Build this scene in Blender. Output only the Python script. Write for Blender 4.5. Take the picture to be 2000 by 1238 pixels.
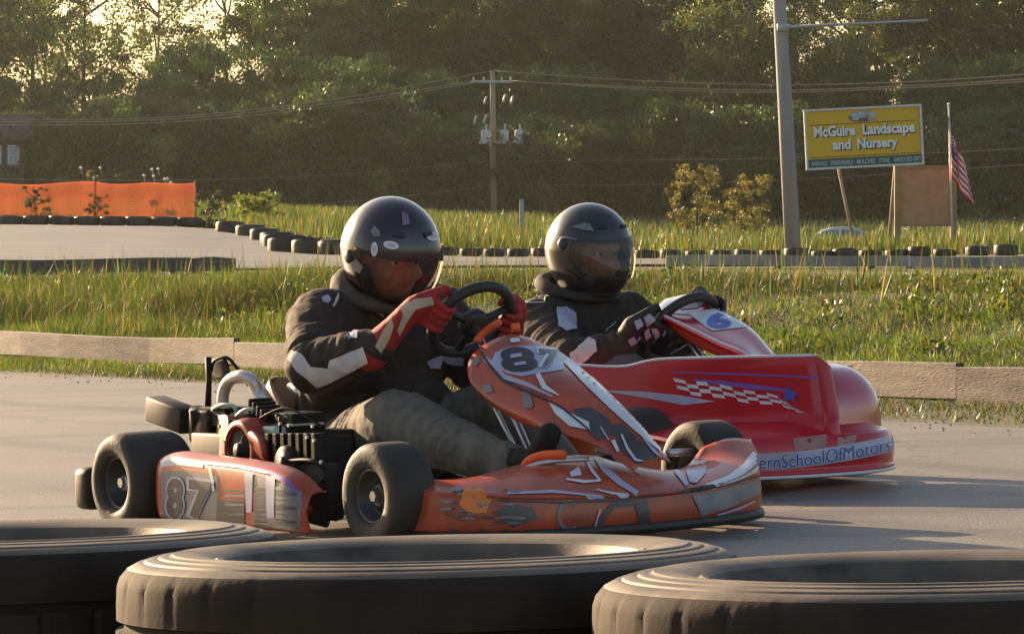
import bpy, bmesh, math, random
import numpy as np
from mathutils import Vector, Matrix, Euler
from mathutils.bvhtree import BVHTree
from mathutils.geometry import tessellate_polygon

for o in list(bpy.data.objects):
    bpy.data.objects.remove(o)
random.seed(7); RNG = np.random.default_rng(7)
scene = bpy.context.scene
C = scene.collection

# ---------------------------------------------------------------- camera, sky, sun, exposure
F = 8000.0            # focal length in photo pixels (photo 2000 px wide)
HOR = 410.0           # photo row of the horizon
CAMZ = 0.835
cd = bpy.data.cameras.new('camera'); cam = bpy.data.objects.new('camera', cd); C.objects.link(cam)
cam.location = (0, 0, CAMZ); cam.rotation_euler = (math.radians(90), 0, 0)
cd.sensor_width = 36.0; cd.lens = 36.0 * F / 2000.0
cd.shift_y = -(619.0 - HOR) / 2000.0
cd.clip_start = 0.1; cd.clip_end = 3000.0
scene.camera = cam

SUN_EL = math.radians(15.0)
SUN_AZ = Vector((-0.64, 0.77, 0)).normalized()      # horizontal direction towards the sun: left and behind the karts
w = bpy.data.worlds.new('World'); scene.world = w; w.use_nodes = True
nt = w.node_tree
bgn = nt.nodes['Background']
sky = nt.nodes.new('ShaderNodeTexSky'); sky.sky_type = 'NISHITA'; sky.sun_disc = False
sky.sun_elevation = SUN_EL
sky.sun_rotation = math.atan2(SUN_AZ.x, SUN_AZ.y)
sky.air_density = 1.0; sky.dust_density = 2.2; sky.ozone_density = 0.6
nt.links.new(sky.outputs[0], bgn.inputs[0]); bgn.inputs[1].default_value = 0.068
sl = bpy.data.lights.new('sun', 'SUN'); sun = bpy.data.objects.new('sun', sl); C.objects.link(sun)
sl.energy = 5.0; sl.angle = math.radians(0.6); sl.color = (1.0, 0.72, 0.45)
sdir = Vector((SUN_AZ.x * math.cos(SUN_EL), SUN_AZ.y * math.cos(SUN_EL), math.sin(SUN_EL)))
sun.rotation_euler = sdir.to_track_quat('Z', 'Y').to_euler()
sun.location = sdir * 60
vs = scene.view_settings
scene.display_settings.display_device = 'sRGB'
vs.view_transform = 'Standard'; vs.look = 'None'; vs.gamma = 1.0; vs.use_curve_mapping = False
vs.exposure = 1.6
scene.render.engine = 'CYCLES'
cy = scene.cycles
cy.use_denoising = True
cy.max_bounces = 6; cy.diffuse_bounces = 3; cy.glossy_bounces = 3; cy.transmission_bounces = 6
cy.transparent_max_bounces = 24; cy.volume_bounces = 0
cy.sample_clamp_indirect = 6.0

# ---------------------------------------------------------------- helpers
def ray(px, py):
    return Vector(((px - 1000.0) / F, 1.0, (HOR - py) / F))
def at(px, py, Y):
    r = ray(px, py)
    return Vector((r.x * Y, Y, CAMZ + r.z * Y))
def smooth01(a, b, v):
    t = np.clip((v - a) / (b - a), 0, 1)
    return t * t * (3 - 2 * t)

def tag(o, label=None, cat=None, group=None, kind=None):
    if label: o['label'] = label
    if cat: o['category'] = cat
    if group: o['group'] = group
    if kind: o['kind'] = kind
    return o

def mesh(name, V, Fc, smooth=True):
    me = bpy.data.meshes.new(name)
    me.from_pydata([tuple(v) for v in V], [], [tuple(f) for f in Fc])
    if smooth:
        me.polygons.foreach_set('use_smooth', [True] * len(me.polygons))
    me.update()
    return me
def link(name, me, mat=None, parent=None):
    o = bpy.data.objects.new(name, me); C.objects.link(o)
    if mat is not None:
        me.materials.clear(); me.materials.append(mat)
    if parent is not None:
        o.parent = parent
    return o
def empty(name, M4=None, loc=None):
    o = bpy.data.objects.new(name, None); C.objects.link(o)
    o.empty_display_size = 0.2
    if M4 is not None: o.matrix_world = M4
    if loc is not None: o.location = loc
    return o

class MB:
    """collects verts and faces of one mesh object"""
    def __init__(s): s.V = []; s.F = []
    def add(s, V, Fc):
        n = len(s.V); s.V += [Vector(v) for v in V]; s.F += [tuple(i + n for i in f) for f in Fc]; return s
    def box(s, c, sz, R=None, bev=0.0):
        bm = bmesh.new(); bmesh.ops.create_cube(bm, size=1.0)
        for v in bm.verts: v.co = Vector((v.co.x * sz[0], v.co.y * sz[1], v.co.z * sz[2]))
        if bev > 0:
            bmesh.ops.bevel(bm, geom=list(bm.edges), offset=bev, segments=2, profile=0.5, affect='EDGES')
        bm.verts.index_update()
        V = [v.co.copy() for v in bm.verts]; Fc = [[v.index for v in f.verts] for f in bm.faces]; bm.free()
        if R is not None: V = [R @ v for v in V]
        c = Vector(c)
        return s.add([v + c for v in V], Fc)
    def tube(s, P, r, n=10, cap=True, closed=False):
        P = [Vector(p) for p in P]; m = len(P)
        rr = r if isinstance(r, (list, tuple)) else [r] * m
        V = []; Fc = []; up = None
        for i in range(m):
            a = P[(i - 1) % m] if (closed or i > 0) else P[i]
            b = P[(i + 1) % m] if (closed or i < m - 1) else P[i]
            t = (b - a).normalized()
            if up is None:
                up = Vector((0, 0, 1)) if abs(t.z) < 0.9 else Vector((1, 0, 0))
            u = (up - t * up.dot(t)).normalized(); v = t.cross(u); up = u
            for k in range(n):
                an = 2 * math.pi * k / n
                V.append(P[i] + (u * math.cos(an) + v * math.sin(an)) * rr[i])
        for i in range(m if closed else m - 1):
            for k in range(n):
                j = (i + 1) % m
                Fc.append((i * n + k, i * n + (k + 1) % n, j * n + (k + 1) % n, j * n + k))
        if cap and not closed:
            Fc.append(tuple(range(n - 1, -1, -1))); Fc.append(tuple((m - 1) * n + k for k in range(n)))
        return s.add(V, Fc)
    def lathe(s, prof, n=32, M4=None, closed=True):
        """prof: (radius, height) around z; closed loops the profile"""
        m = len(prof); V = []; Fc = []
        for k in range(n):
            a = 2 * math.pi * k / n; c, sn = math.cos(a), math.sin(a)
            for (r, z) in prof: V.append(Vector((r * c, r * sn, z)))
        for k in range(n):
            k2 = (k + 1) % n
            for i in range(m if closed else m - 1):
                j = (i + 1) % m
                Fc.append((k * m + i, k2 * m + i, k2 * m + j, k * m + j))
        if M4 is not None: V = [M4 @ v for v in V]
        return s.add(V, Fc)
    def build(s, name, mat, parent=None, smooth=True):
        return link(name, mesh(name, s.V, s.F, smooth), mat, parent)

def catmull(P, k=6):
    P = [Vector(p) for p in P]; out = []
    for i in range(len(P) - 1):
        p0 = P[i - 1] if i > 0 else P[i] * 2 - P[i + 1]
        p1, p2 = P[i], P[i + 1]
        p3 = P[i + 2] if i + 2 < len(P) else P[i + 1] * 2 - P[i]
        for j in range(k):
            t = j / k
            out.append(0.5 * ((2 * p1) + (p2 - p0) * t + (2 * p0 - 5 * p1 + 4 * p2 - p3) * t * t + (3 * p1 - p0 - 3 * p2 + p3) * t ** 3))
    out.append(P[-1]); return out

def patch(ctrl, ku=6, kv=5):
    """smooth surface through a grid of control points -> (V, F)"""
    rows = [catmull(r, kv) for r in ctrl]
    cols = [catmull([rows[i][j] for i in range(len(rows))], ku) for j in range(len(rows[0]))]
    nu, nv = len(cols[0]), len(cols)
    V = [cols[j][i] for i in range(nu) for j in range(nv)]
    Fc = [(i * nv + j, i * nv + j + 1, (i + 1) * nv + j + 1, (i + 1) * nv + j) for i in range(nu - 1) for j in range(nv - 1)]
    return V, Fc

def shell(o, t=0.004, bevel=False):
    m = o.modifiers.new('thickness', 'SOLIDIFY'); m.thickness = t; m.offset = 0.0
    return o
def bevel(o, wd=0.003, seg=2):
    m = o.modifiers.new('bevel', 'BEVEL'); m.width = wd; m.segments = seg; m.limit_method = 'ANGLE'
    return o

# ---------------------------------------------------------------- materials
MATS = {}
def M(name, col, rough=0.6, var=0.18, scale=14.0, bump=0.0, bscale=60.0, metal=0.0, coat=0.0, spec=0.5,
      dust=None, dust_amt=0.0, dust_scale=6.0, attr=None, stretch=None, alpha=None):
    if name in MATS: return MATS[name]
    m = bpy.data.materials.new(name); m.use_nodes = True; n = m.node_tree; L = n.links
    b = n.nodes['Principled BSDF']
    b.inputs['Roughness'].default_value = rough; b.inputs['Metallic'].default_value = metal
    b.inputs['Coat Weight'].default_value = coat; b.inputs['Coat Roughness'].default_value = 0.06
    b.inputs['Specular IOR Level'].default_value = spec
    tc = n.nodes.new('ShaderNodeTexCoord'); co = tc.outputs['Object']
    if stretch:
        mp = n.nodes.new('ShaderNodeMapping'); mp.inputs['Scale'].default_value = stretch
        L.new(co, mp.inputs[0]); co = mp.outputs[0]
    nz = n.nodes.new('ShaderNodeTexNoise'); nz.inputs['Scale'].default_value = scale; nz.inputs['Detail'].default_value = 5.0
    L.new(co, nz.inputs['Vector'])
    rp = n.nodes.new('ShaderNodeValToRGB')
    rp.color_ramp.elements[0].position = 0.3; rp.color_ramp.elements[1].position = 0.7
    a = 1 - var; c2 = 1 + var
    rp.color_ramp.elements[0].color = (a, a, a, 1); rp.color_ramp.elements[1].color = (c2, c2, c2, 1)
    L.new(nz.outputs['Fac'], rp.inputs[0])
    mx = n.nodes.new('ShaderNodeMix'); mx.data_type = 'RGBA'; mx.blend_type = 'MULTIPLY'; mx.inputs[0].default_value = 1.0
    if attr:
        at_ = n.nodes.new('ShaderNodeAttribute'); at_.attribute_name = attr; L.new(at_.outputs['Color'], mx.inputs[6])
    else:
        mx.inputs[6].default_value = (*col, 1)
    L.new(rp.outputs[0], mx.inputs[7]); out = mx.outputs[2]
    if dust:
        n2 = n.nodes.new('ShaderNodeTexNoise'); n2.inputs['Scale'].default_value = dust_scale; n2.inputs['Detail'].default_value = 8.0
        n2.inputs['Roughness'].default_value = 0.65
        L.new(co, n2.inputs['Vector'])
        r2 = n.nodes.new('ShaderNodeMapRange'); r2.inputs[1].default_value = 0.35; r2.inputs[2].default_value = 0.7
        r2.inputs[3].default_value = 0.0; r2.inputs[4].default_value = dust_amt
        L.new(n2.outputs['Fac'], r2.inputs[0])
        m2 = n.nodes.new('ShaderNodeMix'); m2.data_type = 'RGBA'; m2.inputs[7].default_value = (*dust, 1)
        L.new(r2.outputs[0], m2.inputs[0]); L.new(out, m2.inputs[6]); out = m2.outputs[2]
    L.new(out, b.inputs['Base Color'])
    if bump:
        n3 = n.nodes.new('ShaderNodeTexNoise'); n3.inputs['Scale'].default_value = bscale; n3.inputs['Detail'].default_value = 4.0
        L.new(co, n3.inputs['Vector'])
        bp = n.nodes.new('ShaderNodeBump'); bp.inputs['Strength'].default_value = bump; bp.inputs['Distance'].default_value = 0.01
        L.new(n3.outputs['Fac'], bp.inputs['Height']); L.new(bp.outputs[0], b.inputs['Normal'])
    MATS[name] = m
    return m

def leafmat(name, trans=0.45, tint=(1, 1, 1), gloss=0.06):
    """foliage: diffuse + translucent, colour from the per-blade attribute 'tint'"""
    if name in MATS: return MATS[name]
    m = bpy.data.materials.new(name); m.use_nodes = True; n = m.node_tree; L = n.links
    n.nodes.remove(n.nodes['Principled BSDF']); out = n.nodes['Material Output']
    a = n.nodes.new('ShaderNodeAttribute'); a.attribute_name = 'tint'
    mx = n.nodes.new('ShaderNodeMix'); mx.data_type = 'RGBA'; mx.blend_type = 'MULTIPLY'; mx.inputs[0].default_value = 1.0
    mx.inputs[7].default_value = (*tint, 1); L.new(a.outputs['Color'], mx.inputs[6])
    d = n.nodes.new('ShaderNodeBsdfDiffuse'); t = n.nodes.new('ShaderNodeBsdfTranslucent')
    L.new(mx.outputs[2], d.inputs[0])
    tm = n.nodes.new('ShaderNodeMix'); tm.data_type = 'RGBA'; tm.blend_type = 'MULTIPLY'; tm.inputs[0].default_value = 1.0
    tm.inputs[7].default_value = (1.5, 1.35, 0.5, 1); L.new(mx.outputs[2], tm.inputs[6]); L.new(tm.outputs[2], t.inputs[0])
    s = n.nodes.new('ShaderNodeMixShader'); s.inputs[0].default_value = trans
    L.new(d.outputs[0], s.inputs[1]); L.new(t.outputs[0], s.inputs[2])
    g = n.nodes.new('ShaderNodeBsdfGlossy'); g.inputs['Roughness'].default_value = 0.45
    s2 = n.nodes.new('ShaderNodeMixShader'); s2.inputs[0].default_value = gloss
    L.new(s.outputs[0], s2.inputs[1]); L.new(g.outputs[0], s2.inputs[2])
    L.new(s2.outputs[0], out.inputs[0])
    MATS[name] = m
    return m

def nparr_mesh(name, V, Q, tint=None, k=4):
    """fast mesh from numpy arrays: V (n,3), Q (m,k) faces, tint (n,3) per-vertex colour"""
    me = bpy.data.meshes.new(name)
    me.vertices.add(len(V)); me.vertices.foreach_set('co', V.astype(np.float32).ravel())
    me.loops.add(Q.size); me.loops.foreach_set('vertex_index', Q.astype(np.int32).ravel())
    me.polygons.add(len(Q)); me.polygons.foreach_set('loop_start', np.arange(0, Q.size, k, dtype=np.int32))
    me.polygons.foreach_set('loop_total', np.full(len(Q), k, dtype=np.int32))
    if tint is not None:
        ca = me.color_attributes.new('tint', 'FLOAT_COLOR', 'POINT')
        ca.data.foreach_set('color', np.hstack([tint, np.ones((len(tint), 1))]).astype(np.float32).ravel())
    me.update(calc_edges=True)
    return me
# ---------------------------------------------------------------- terrain
TE = Vector((1.41, 15.3)); TD = Vector((0.48, -0.877)).normalized(); TN = Vector((0.877, 0.48)).normalized()
def dcoord(X, Y): return (X - TE.x) * TN.x + (Y - TE.y) * TN.y
FY = np.array([46, 52, 60, 75, 92, 110, 140, 200, 400], float)
FP = np.array([-400, 0, 300, 500, 650, 1000, 1300, 1600, 2000, 2400], float)
FT = np.array([
 [546, 545, 542, 540, 536, 530, 528, 528, 528, 528],
 [512, 512, 512, 514, 515, 514, 512, 510, 508, 506],
 [492, 492, 492, 496, 502, 508, 508, 506, 503, 500],
 [463, 463, 465, 475, 490, 502, 504, 502, 498, 494],
 [440, 440, 442, 450, 475, 494, 500, 498, 493, 490],
 [430, 430, 432, 440, 455, 470, 492, 492, 487, 482],
 [430, 430, 430, 435, 440, 460, 500, 512, 500, 480],
 [425, 425, 425, 425, 428, 432, 440, 445, 440, 440],
 [420, 420, 420, 420, 420, 420, 420, 420, 420, 420]], float)
FZ = CAMZ - (FT - HOR) * FY[:, None] / F
def farz(X, Y):
    px = np.clip(1000 + F * X / np.maximum(Y, 1), FP[0], FP[-1]); Yc = np.clip(Y, FY[0], FY[-1])
    i = np.clip(np.searchsorted(FY, Yc, side='right') - 1, 0, len(FY) - 2)
    j = np.clip(np.searchsorted(FP, px, side='right') - 1, 0, len(FP) - 2)
    a = (Yc - FY[i]) / (FY[i + 1] - FY[i]); b = (px - FP[j]) / (FP[j + 1] - FP[j])
    b = b * b * (3 - 2 * b)
    return (FZ[i, j] * (1 - a) + FZ[i + 1, j] * a) * (1 - b) + (FZ[i, j + 1] * (1 - a) + FZ[i + 1, j + 1] * a) * b
def gz(X, Y):
    X = np.asarray(X, float); Y = np.asarray(Y, float)
    d = dcoord(X, Y)
    wob = 0.35 * np.sin(X * 0.9 + Y * 0.25) + 0.2 * np.sin(X * 2.1 - Y * 0.6)
    z = 0.03 * np.clip(X, -5, 5) + 0.30 * smooth01(2.5, 5.2, d + wob * smooth01(1.5, 3.0, d)) \
        - 0.25 * smooth01(6.0, 11.5, d) + 0.03 * np.sin(X * 1.3 + 0.5 * Y) * np.sin(Y * 0.8 - X) * smooth01(3, 6, d)
    w_ = smooth01(34, 46, Y)
    return z * (1 - w_) + farz(X, Y) * w_
def g1(X, Y): return float(gz(X, Y))

def soil_mat():
    m = M('soil', (0.042, 0.046, 0.018), 0.95, 0.45, 1.2, 0.6, 25.0, dust=(0.075, 0.058, 0.036), dust_amt=0.7, dust_scale=0.8)
    return m
ys = np.unique(np.concatenate([np.linspace(-8, 12, 21), np.arange(12, 50, 0.4), np.arange(50, 100, 1.2), np.arange(100, 260, 6), np.geomspace(260, 900, 12)]))
as_ = np.unique(np.concatenate([np.linspace(-1.6, -0.14, 12), np.linspace(-0.14, 0.14, 71), np.linspace(0.14, 1.6, 12)]))
AA, YY = np.meshgrid(as_, ys); XX = AA * (YY + 12.0)
ZZ = gz(XX, YY) - 0.06 * smooth01(-0.25, -0.9, dcoord(XX, YY)) * (YY < 60)
Vt = np.stack([XX, YY, ZZ], -1).reshape(-1, 3); ny, na = YY.shape
idx = np.arange(ny * na).reshape(ny, na)
Q = np.stack([idx[:-1, :-1], idx[:-1, 1:], idx[1:, 1:], idx[1:, :-1]], -1).reshape(-1, 4)
me = nparr_mesh('ground', Vt, Q); me.polygons.foreach_set('use_smooth', [True] * len(me.polygons))
tag(link('ground', me, soil_mat()), kind='structure')

# asphalt: near racing surface
def asphalt_mat():
    m = M('asphalt', (0.165, 0.148, 0.132), 0.62, 0.16, 0.7, 0.35, 140.0, spec=0.5)
    n = m.node_tree; L = n.links; b = n.nodes['Principled BSDF']
    base = b.inputs['Base Color'].links[0].from_socket
    tc = n.nodes.new('ShaderNodeTexCoord')
    # fine aggregate speckle
    v = n.nodes.new('ShaderNodeTexNoise'); v.inputs['Scale'].default_value = 170; v.inputs['Detail'].default_value = 3
    L.new(tc.outputs['Object'], v.inputs['Vector'])
    r = n.nodes.new('ShaderNodeValToRGB'); r.color_ramp.elements[0].position = 0.38; r.color_ramp.elements[1].position = 0.62
    r.color_ramp.elements[0].color = (0.60, 0.60, 0.63, 1); r.color_ramp.elements[1].color = (1.38, 1.34, 1.28, 1)
    L.new(v.outputs['Fac'], r.inputs[0])
    mx = n.nodes.new('ShaderNodeMix'); mx.data_type = 'RGBA'; mx.blend_type = 'MULTIPLY'; mx.inputs[0].default_value = 1
    L.new(base, mx.inputs[6]); L.new(r.outputs[0], mx.inputs[7])
    # tyre-mark streaks running along the track
    mp = n.nodes.new('ShaderNodeMapping'); ang = math.atan2(TD.y, TD.x)
    mp.inputs['Rotation'].default_value = (0, 0, -ang); mp.inputs['Scale'].default_value = (0.08, 2.6, 1)
    mp.vector_type = 'POINT'
    L.new(tc.outputs['Object'], mp.inputs[0])
    s = n.nodes.new('ShaderNodeTexNoise'); s.inputs['Scale'].default_value = 1.0; s.inputs['Detail'].default_value = 4
    L.new(mp.outputs[0], s.inputs['Vector'])
    r2 = n.nodes.new('ShaderNodeValToRGB'); r2.color_ramp.elements[0].position = 0.36; r2.color_ramp.elements[1].position = 0.5
    r2.color_ramp.elements[0].color = (0.66, 0.67, 0.72, 1); r2.color_ramp.elements[1].color = (1, 1, 1, 1)
    L.new(s.outputs['Fac'], r2.inputs[0])
    m3 = n.nodes.new('ShaderNodeMix'); m3.data_type = 'RGBA'; m3.blend_type = 'MULTIPLY'; m3.inputs[0].default_value = 1
    L.new(mx.outputs[2], m3.inputs[6]); L.new(r2.outputs[0], m3.inputs[7])
    # hairline cracks
    vo = n.nodes.new('ShaderNodeTexVoronoi'); vo.feature = 'DISTANCE_TO_EDGE'; vo.inputs['Scale'].default_value = 0.55; vo.inputs['Randomness'].default_value = 1.0
    wn = n.nodes.new('ShaderNodeTexNoise'); wn.inputs['Scale'].default_value = 2.2; wn.inputs['Detail'].default_value = 6
    L.new(tc.outputs['Object'], wn.inputs['Vector'])
    va = n.nodes.new('ShaderNodeVectorMath'); va.operation = 'MULTIPLY_ADD'; va.inputs[1].default_value = (0.9, 0.9, 0.0)
    L.new(wn.outputs['Color'], va.inputs[0]); L.new(tc.outputs['Object'], va.inputs[2]); L.new(va.outputs[0], vo.inputs['Vector'])
    r4 = n.nodes.new('ShaderNodeMapRange'); r4.inputs[1].default_value = 0.0; r4.inputs[2].default_value = 0.006; r4.inputs[3].default_value = 0.55; r4.inputs[4].default_value = 1.0
    L.new(vo.outputs['Distance'], r4.inputs[0])
    m5 = n.nodes.new('ShaderNodeMix'); m5.data_type = 'RGBA'; m5.blend_type = 'MULTIPLY'; m5.inputs[0].default_value = 1
    L.new(m3.outputs[2], m5.inputs[6]); L.new(r4.outputs[0], m5.inputs[7])
    # darker bands at fixed distances from the track edge
    last = m5.outputs[2]
    dp = n.nodes.new('ShaderNodeVectorMath'); dp.operation = 'DOT_PRODUCT'; dp.inputs[1].default_value = (TN.x, TN.y, 0.0); L.new(tc.outputs['Object'], dp.inputs[0])
    wb = n.nodes.new('ShaderNodeTexNoise'); wb.inputs['Scale'].default_value = 0.35; L.new(tc.outputs['Object'], wb.inputs['Vector'])
    ad = n.nodes.new('ShaderNodeMath'); ad.operation = 'MULTIPLY_ADD'; ad.inputs[1].default_value = 0.8; L.new(wb.outputs['Fac'], ad.inputs[0]); L.new(dp.outputs['Value'], ad.inputs[2])
    for d0, wd, dk in ((-1.40, 0.16, 0.70), (-1.95, 0.07, 0.80), (-2.75, 0.13, 0.74), (-3.6, 0.30, 0.84), (-4.6, 0.09, 0.78)):
        sb2 = n.nodes.new('ShaderNodeMath'); sb2.operation = 'SUBTRACT'; sb2.inputs[1].default_value = TE.dot(TN) + d0 + 0.4; L.new(ad.outputs[0], sb2.inputs[0])
        ab = n.nodes.new('ShaderNodeMath'); ab.operation = 'ABSOLUTE'; L.new(sb2.outputs[0], ab.inputs[0])
        rm = n.nodes.new('ShaderNodeMapRange'); rm.interpolation_type = 'SMOOTHSTEP'; rm.inputs[1].default_value = wd * 0.2; rm.inputs[2].default_value = wd; rm.inputs[3].default_value = dk; rm.inputs[4].default_value = 1.0
        L.new(ab.outputs[0], rm.inputs[0])
        mm = n.nodes.new('ShaderNodeMix'); mm.data_type = 'RGBA'; mm.blend_type = 'MULTIPLY'; mm.inputs[0].default_value = 1
        L.new(last, mm.inputs[6]); L.new(rm.outputs[0], mm.inputs[7]); last = mm.outputs[2]
    L.new(last, b.inputs['Base Color'])
    return m
ASPH = asphalt_mat()
V = []; Fc = []
ts = np.arange(-30, 40, 0.5); dsv = [-16, -12, -9, -6, -4, -2, -1, -0.5, -0.2, 0]
for i, t in enumerate(ts):
    for d in dsv:
        dd = d + (0.10 * math.sin(t * 1.7) + 0.06 * math.sin(t * 4.3 + 1) + 0.04 * math.sin(t * 9.1) if d == 0 else 0)
        p = TE + TD * t + TN * dd
        V.append((p.x, p.y, g1(p.x, p.y) + 0.004 - (0.003 if d == 0 else 0)))
k = len(dsv)
for i in range(len(ts) - 1):
    for j in range(k - 1): Fc.append((i * k + j, (i + 1) * k + j, (i + 1) * k + j + 1, i * k + j + 1))
tag(link('race_track', mesh('race_track', V, Fc), ASPH), kind='structure')

# the far leg of the track beyond the grass median
V = []; Fc = []
fp = np.arange(-700, 2800, 25.0); nr = 16
yn = lambda p: 48.5 + 0.0 * p
yf = lambda p: float(np.interp(p, [-700, 0, 300, 430, 500, 540, 560, 700, 1000, 1400, 2000, 2800], [92, 91, 90, 87, 80, 72, 63, 61, 60, 58, 57, 57]))
for p in fp:
    for r in range(nr):
        Y = yn(p) + (yf(p) - yn(p)) * r / (nr - 1); X = (p - 1000) * Y / F
        V.append((X, Y, g1(X, Y) + 0.03))
for i in range(len(fp) - 1):
    for j in range(nr - 1): Fc.append((i * nr + j, (i + 1) * nr + j, (i + 1) * nr + j + 1, i * nr + j + 1))
tag(link('far_track', mesh('far_track', V, Fc), ASPH), kind='structure')

# ---------------------------------------------------------------- wooden board barriers
WOOD = M('weathered_board', (0.165, 0.132, 0.110), 0.8, 0.35, 5.0, 0.5, 40.0, dust=(0.075, 0.058, 0.046), dust_amt=0.8, dust_scale=3.0, stretch=(1.0, 1.0, 6.0))
WPOST = M('barrier_post', (0.22, 0.17, 0.12), 0.85, 0.3, 8.0, 0.4, 50.0)
def board_barrier(pts, hgt, lift, label, name='wooden_barrier', blen=3.0, th=0.04, back=TN, mat=None):
    """pts: polyline of ground xy; boards of length blen follow it, short posts behind"""
    root = empty(name, loc=(pts[0][0], pts[0][1], g1(*pts[0])))
    tag(root, label, 'barrier')
    P = [Vector(p) for p in pts]; seg = [(P[i + 1] - P[i]).length for i in range(len(P) - 1)]; tot = sum(seg)
    def along(s):
        s = max(0, min(tot, s))
        for i, l in enumerate(seg):
            if s <= l or i == len(seg) - 1: return P[i] + (P[i + 1] - P[i]) * (s / l)
            s -= l
    s = 0.0; i = 0; rl = root.location
    while s < tot - 0.05:
        e = min(tot, s + blen - 0.006); m = 7
        V = []; Fc = []; jit = random.uniform(-0.008, 0.008); tw = random.uniform(-0.03, 0.03)
        for q in range(m):
            c = along(s + (e - s) * q / (m - 1)); z0 = g1(c.x, c.y) + lift + jit + 0.01 * math.sin(s + q)
            b2 = Vector(back)
            for (o_, zz) in ((0, 0.004), (0.004, 0), (th - 0.004, 0), (th, 0.004), (th, hgt - 0.004), (th - 0.004, hgt), (0.004, hgt), (0, hgt - 0.004)):
                pp = c + b2 * (o_ + tw * zz); V.append(Vector((pp.x, pp.y, z0 + zz)) - rl)
        for q in range(m - 1):
            for k in range(8): Fc.append((q * 8 + k, q * 8 + (k + 1) % 8, (q + 1) * 8 + (k + 1) % 8, (q + 1) * 8 + k))
        Fc.append(tuple(range(7, -1, -1))); Fc.append(tuple((m - 1) * 8 + k for k in range(8)))
        link('board', mesh('board', V, Fc, False), mat or WOOD, root)
        for f in (0.08, 0.5, 0.92):
            c = along(s + (e - s) * f) + Vector(back) * (th + 0.045); z0 = g1(c.x, c.y)
            bx = MB().box(Vector((c.x, c.y, z0 + (hgt + lift) * 0.36)) - rl, (0.08, 0.08, (hgt + lift) * 0.72), Matrix.Rotation(math.atan2(back[1], back[0]), 3, 'Z'), 0.004)
            bx.build('post', WPOST, root, False)
        s += blen; i += 1
    return root
nb = []
for t in np.arange(-19, 9, 0.8):
    dd = 1.06 + 0.05 * math.sin(t * 0.6) + 0.03 * math.sin(t * 1.9)
    p = TE + TD * t + TN * dd; nb.append((p.x, p.y))
board_barrier(nb, 0.150, 0.006, 'long low barrier of weathered boards on the grass verge right behind the karts', blen=3.6)
fb = [((p - 1000) * 47.6 / F, 47.6) for p in range(-500, 520, 60)]
board_barrier(fb, 0.17, 0.0, 'dark low board barrier at the near edge of the far track, left of the helmets', blen=2.6, back=(0, 1))
fb = [((p - 1000) * 47.2 / F, 47.2) for p in range(1300, 2500, 60)]
board_barrier(fb, 0.125, 0.02, 'pale low board barrier on top of the grass bank, right of the far helmet', blen=2.6, back=(0, 1), mat=M('pale_board', (0.38, 0.31, 0.26), 0.8, 0.3, 3.0, 0.4, 30.0))

# ---------------------------------------------------------------- grass (stuff)
def blades(name, X, Y, h, wd, cols, lean=0.35, sunlean=0.0, kind_label='grass', base_dz=0.0, mat=None):
    n = len(X); z = gz(X, Y) + base_dz
    ang = RNG.uniform(0, 2 * np.pi, n); dx, dy = np.cos(ang), np.sin(ang)
    la = RNG.uniform(0, 2 * np.pi, n); ll = np.abs(RNG.normal(0, lean, n)) * h
    lx, ly = np.cos(la) * ll, np.sin(la) * ll
    B = np.stack([X, Y, z - 0.01], 1); side = np.stack([dx, dy, 0 * dx], 1) * (wd * 0.5)[:, None]
    mid = B + np.stack([lx * 0.3, ly * 0.3, h * 0.55], 1); top = B + np.stack([lx, ly, h * (1 - 0.25 * np.minimum(1, ll / np.maximum(h, 1e-4)))], 1)
    mid = mid - np.array([[0, 0, 1.0]]) * (h * 0.25)[:, None]
    V = np.stack([B, mid + side, top, mid - side], 1).reshape(-1, 3)
    Q = np.arange(n * 4).reshape(-1, 4)
    ci = RNG.integers(0, len(cols), n); c = np.array(cols)[ci] * RNG.uniform(0.7, 1.3, (n, 1))
    pt_ = pnoise(X, Y, 0.9, 7) + 0.7 * pnoise(X, Y, 2.7, 9)
    mk = np.clip(0.5 + 0.9 * pt_, 0, 1)[:, None]
    c = c * (mk * np.array([[1.15, 1.2, 1.0]]) + (1 - mk) * np.array([[0.66, 0.58, 0.62]]))
    tint = np.repeat(c, 4, 0)
    me = nparr_mesh(name, V, Q, tint)
    o = link(name, me, mat or leafmat('grass_blade', 0.5)); tag(o, kind_label, 'grass', kind='stuff')
    return o
def sample_td(n, t0, t1, d0, d1):
    t = RNG.uniform(t0, t1, n); d = RNG.uniform(d0, d1, n)
    X = TE.x + TD.x * t + TN.x * d; Y = TE.y + TD.y * t + TN.y * d
    return X, Y, t, d
def infront(X, Y, mar=280):
    px = 1000 + F * X / Y
    return (px > -mar) & (px < 2000 + mar)
def pnoise(X, Y, s, seed=0):
    a = np.sin(X * s + 1.3 * seed) * np.cos(Y * s * 0.8 + seed) + 0.6 * np.sin(X * s * 2.3 + Y * s * 1.7 + seed * 2) + 0.4 * np.sin(Y * s * 4.1 - X * s * 3.3 + seed)
    return a / 2.0
GRN = [(0.038, 0.086, 0.018), (0.052, 0.104, 0.022), (0.068, 0.120, 0.026), (0.092, 0.132, 0.030), (0.030, 0.064, 0.018)]
DRY = [(0.15, 0.13, 0.06), (0.10, 0.08, 0.04), (0.19, 0.17, 0.08)]
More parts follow.
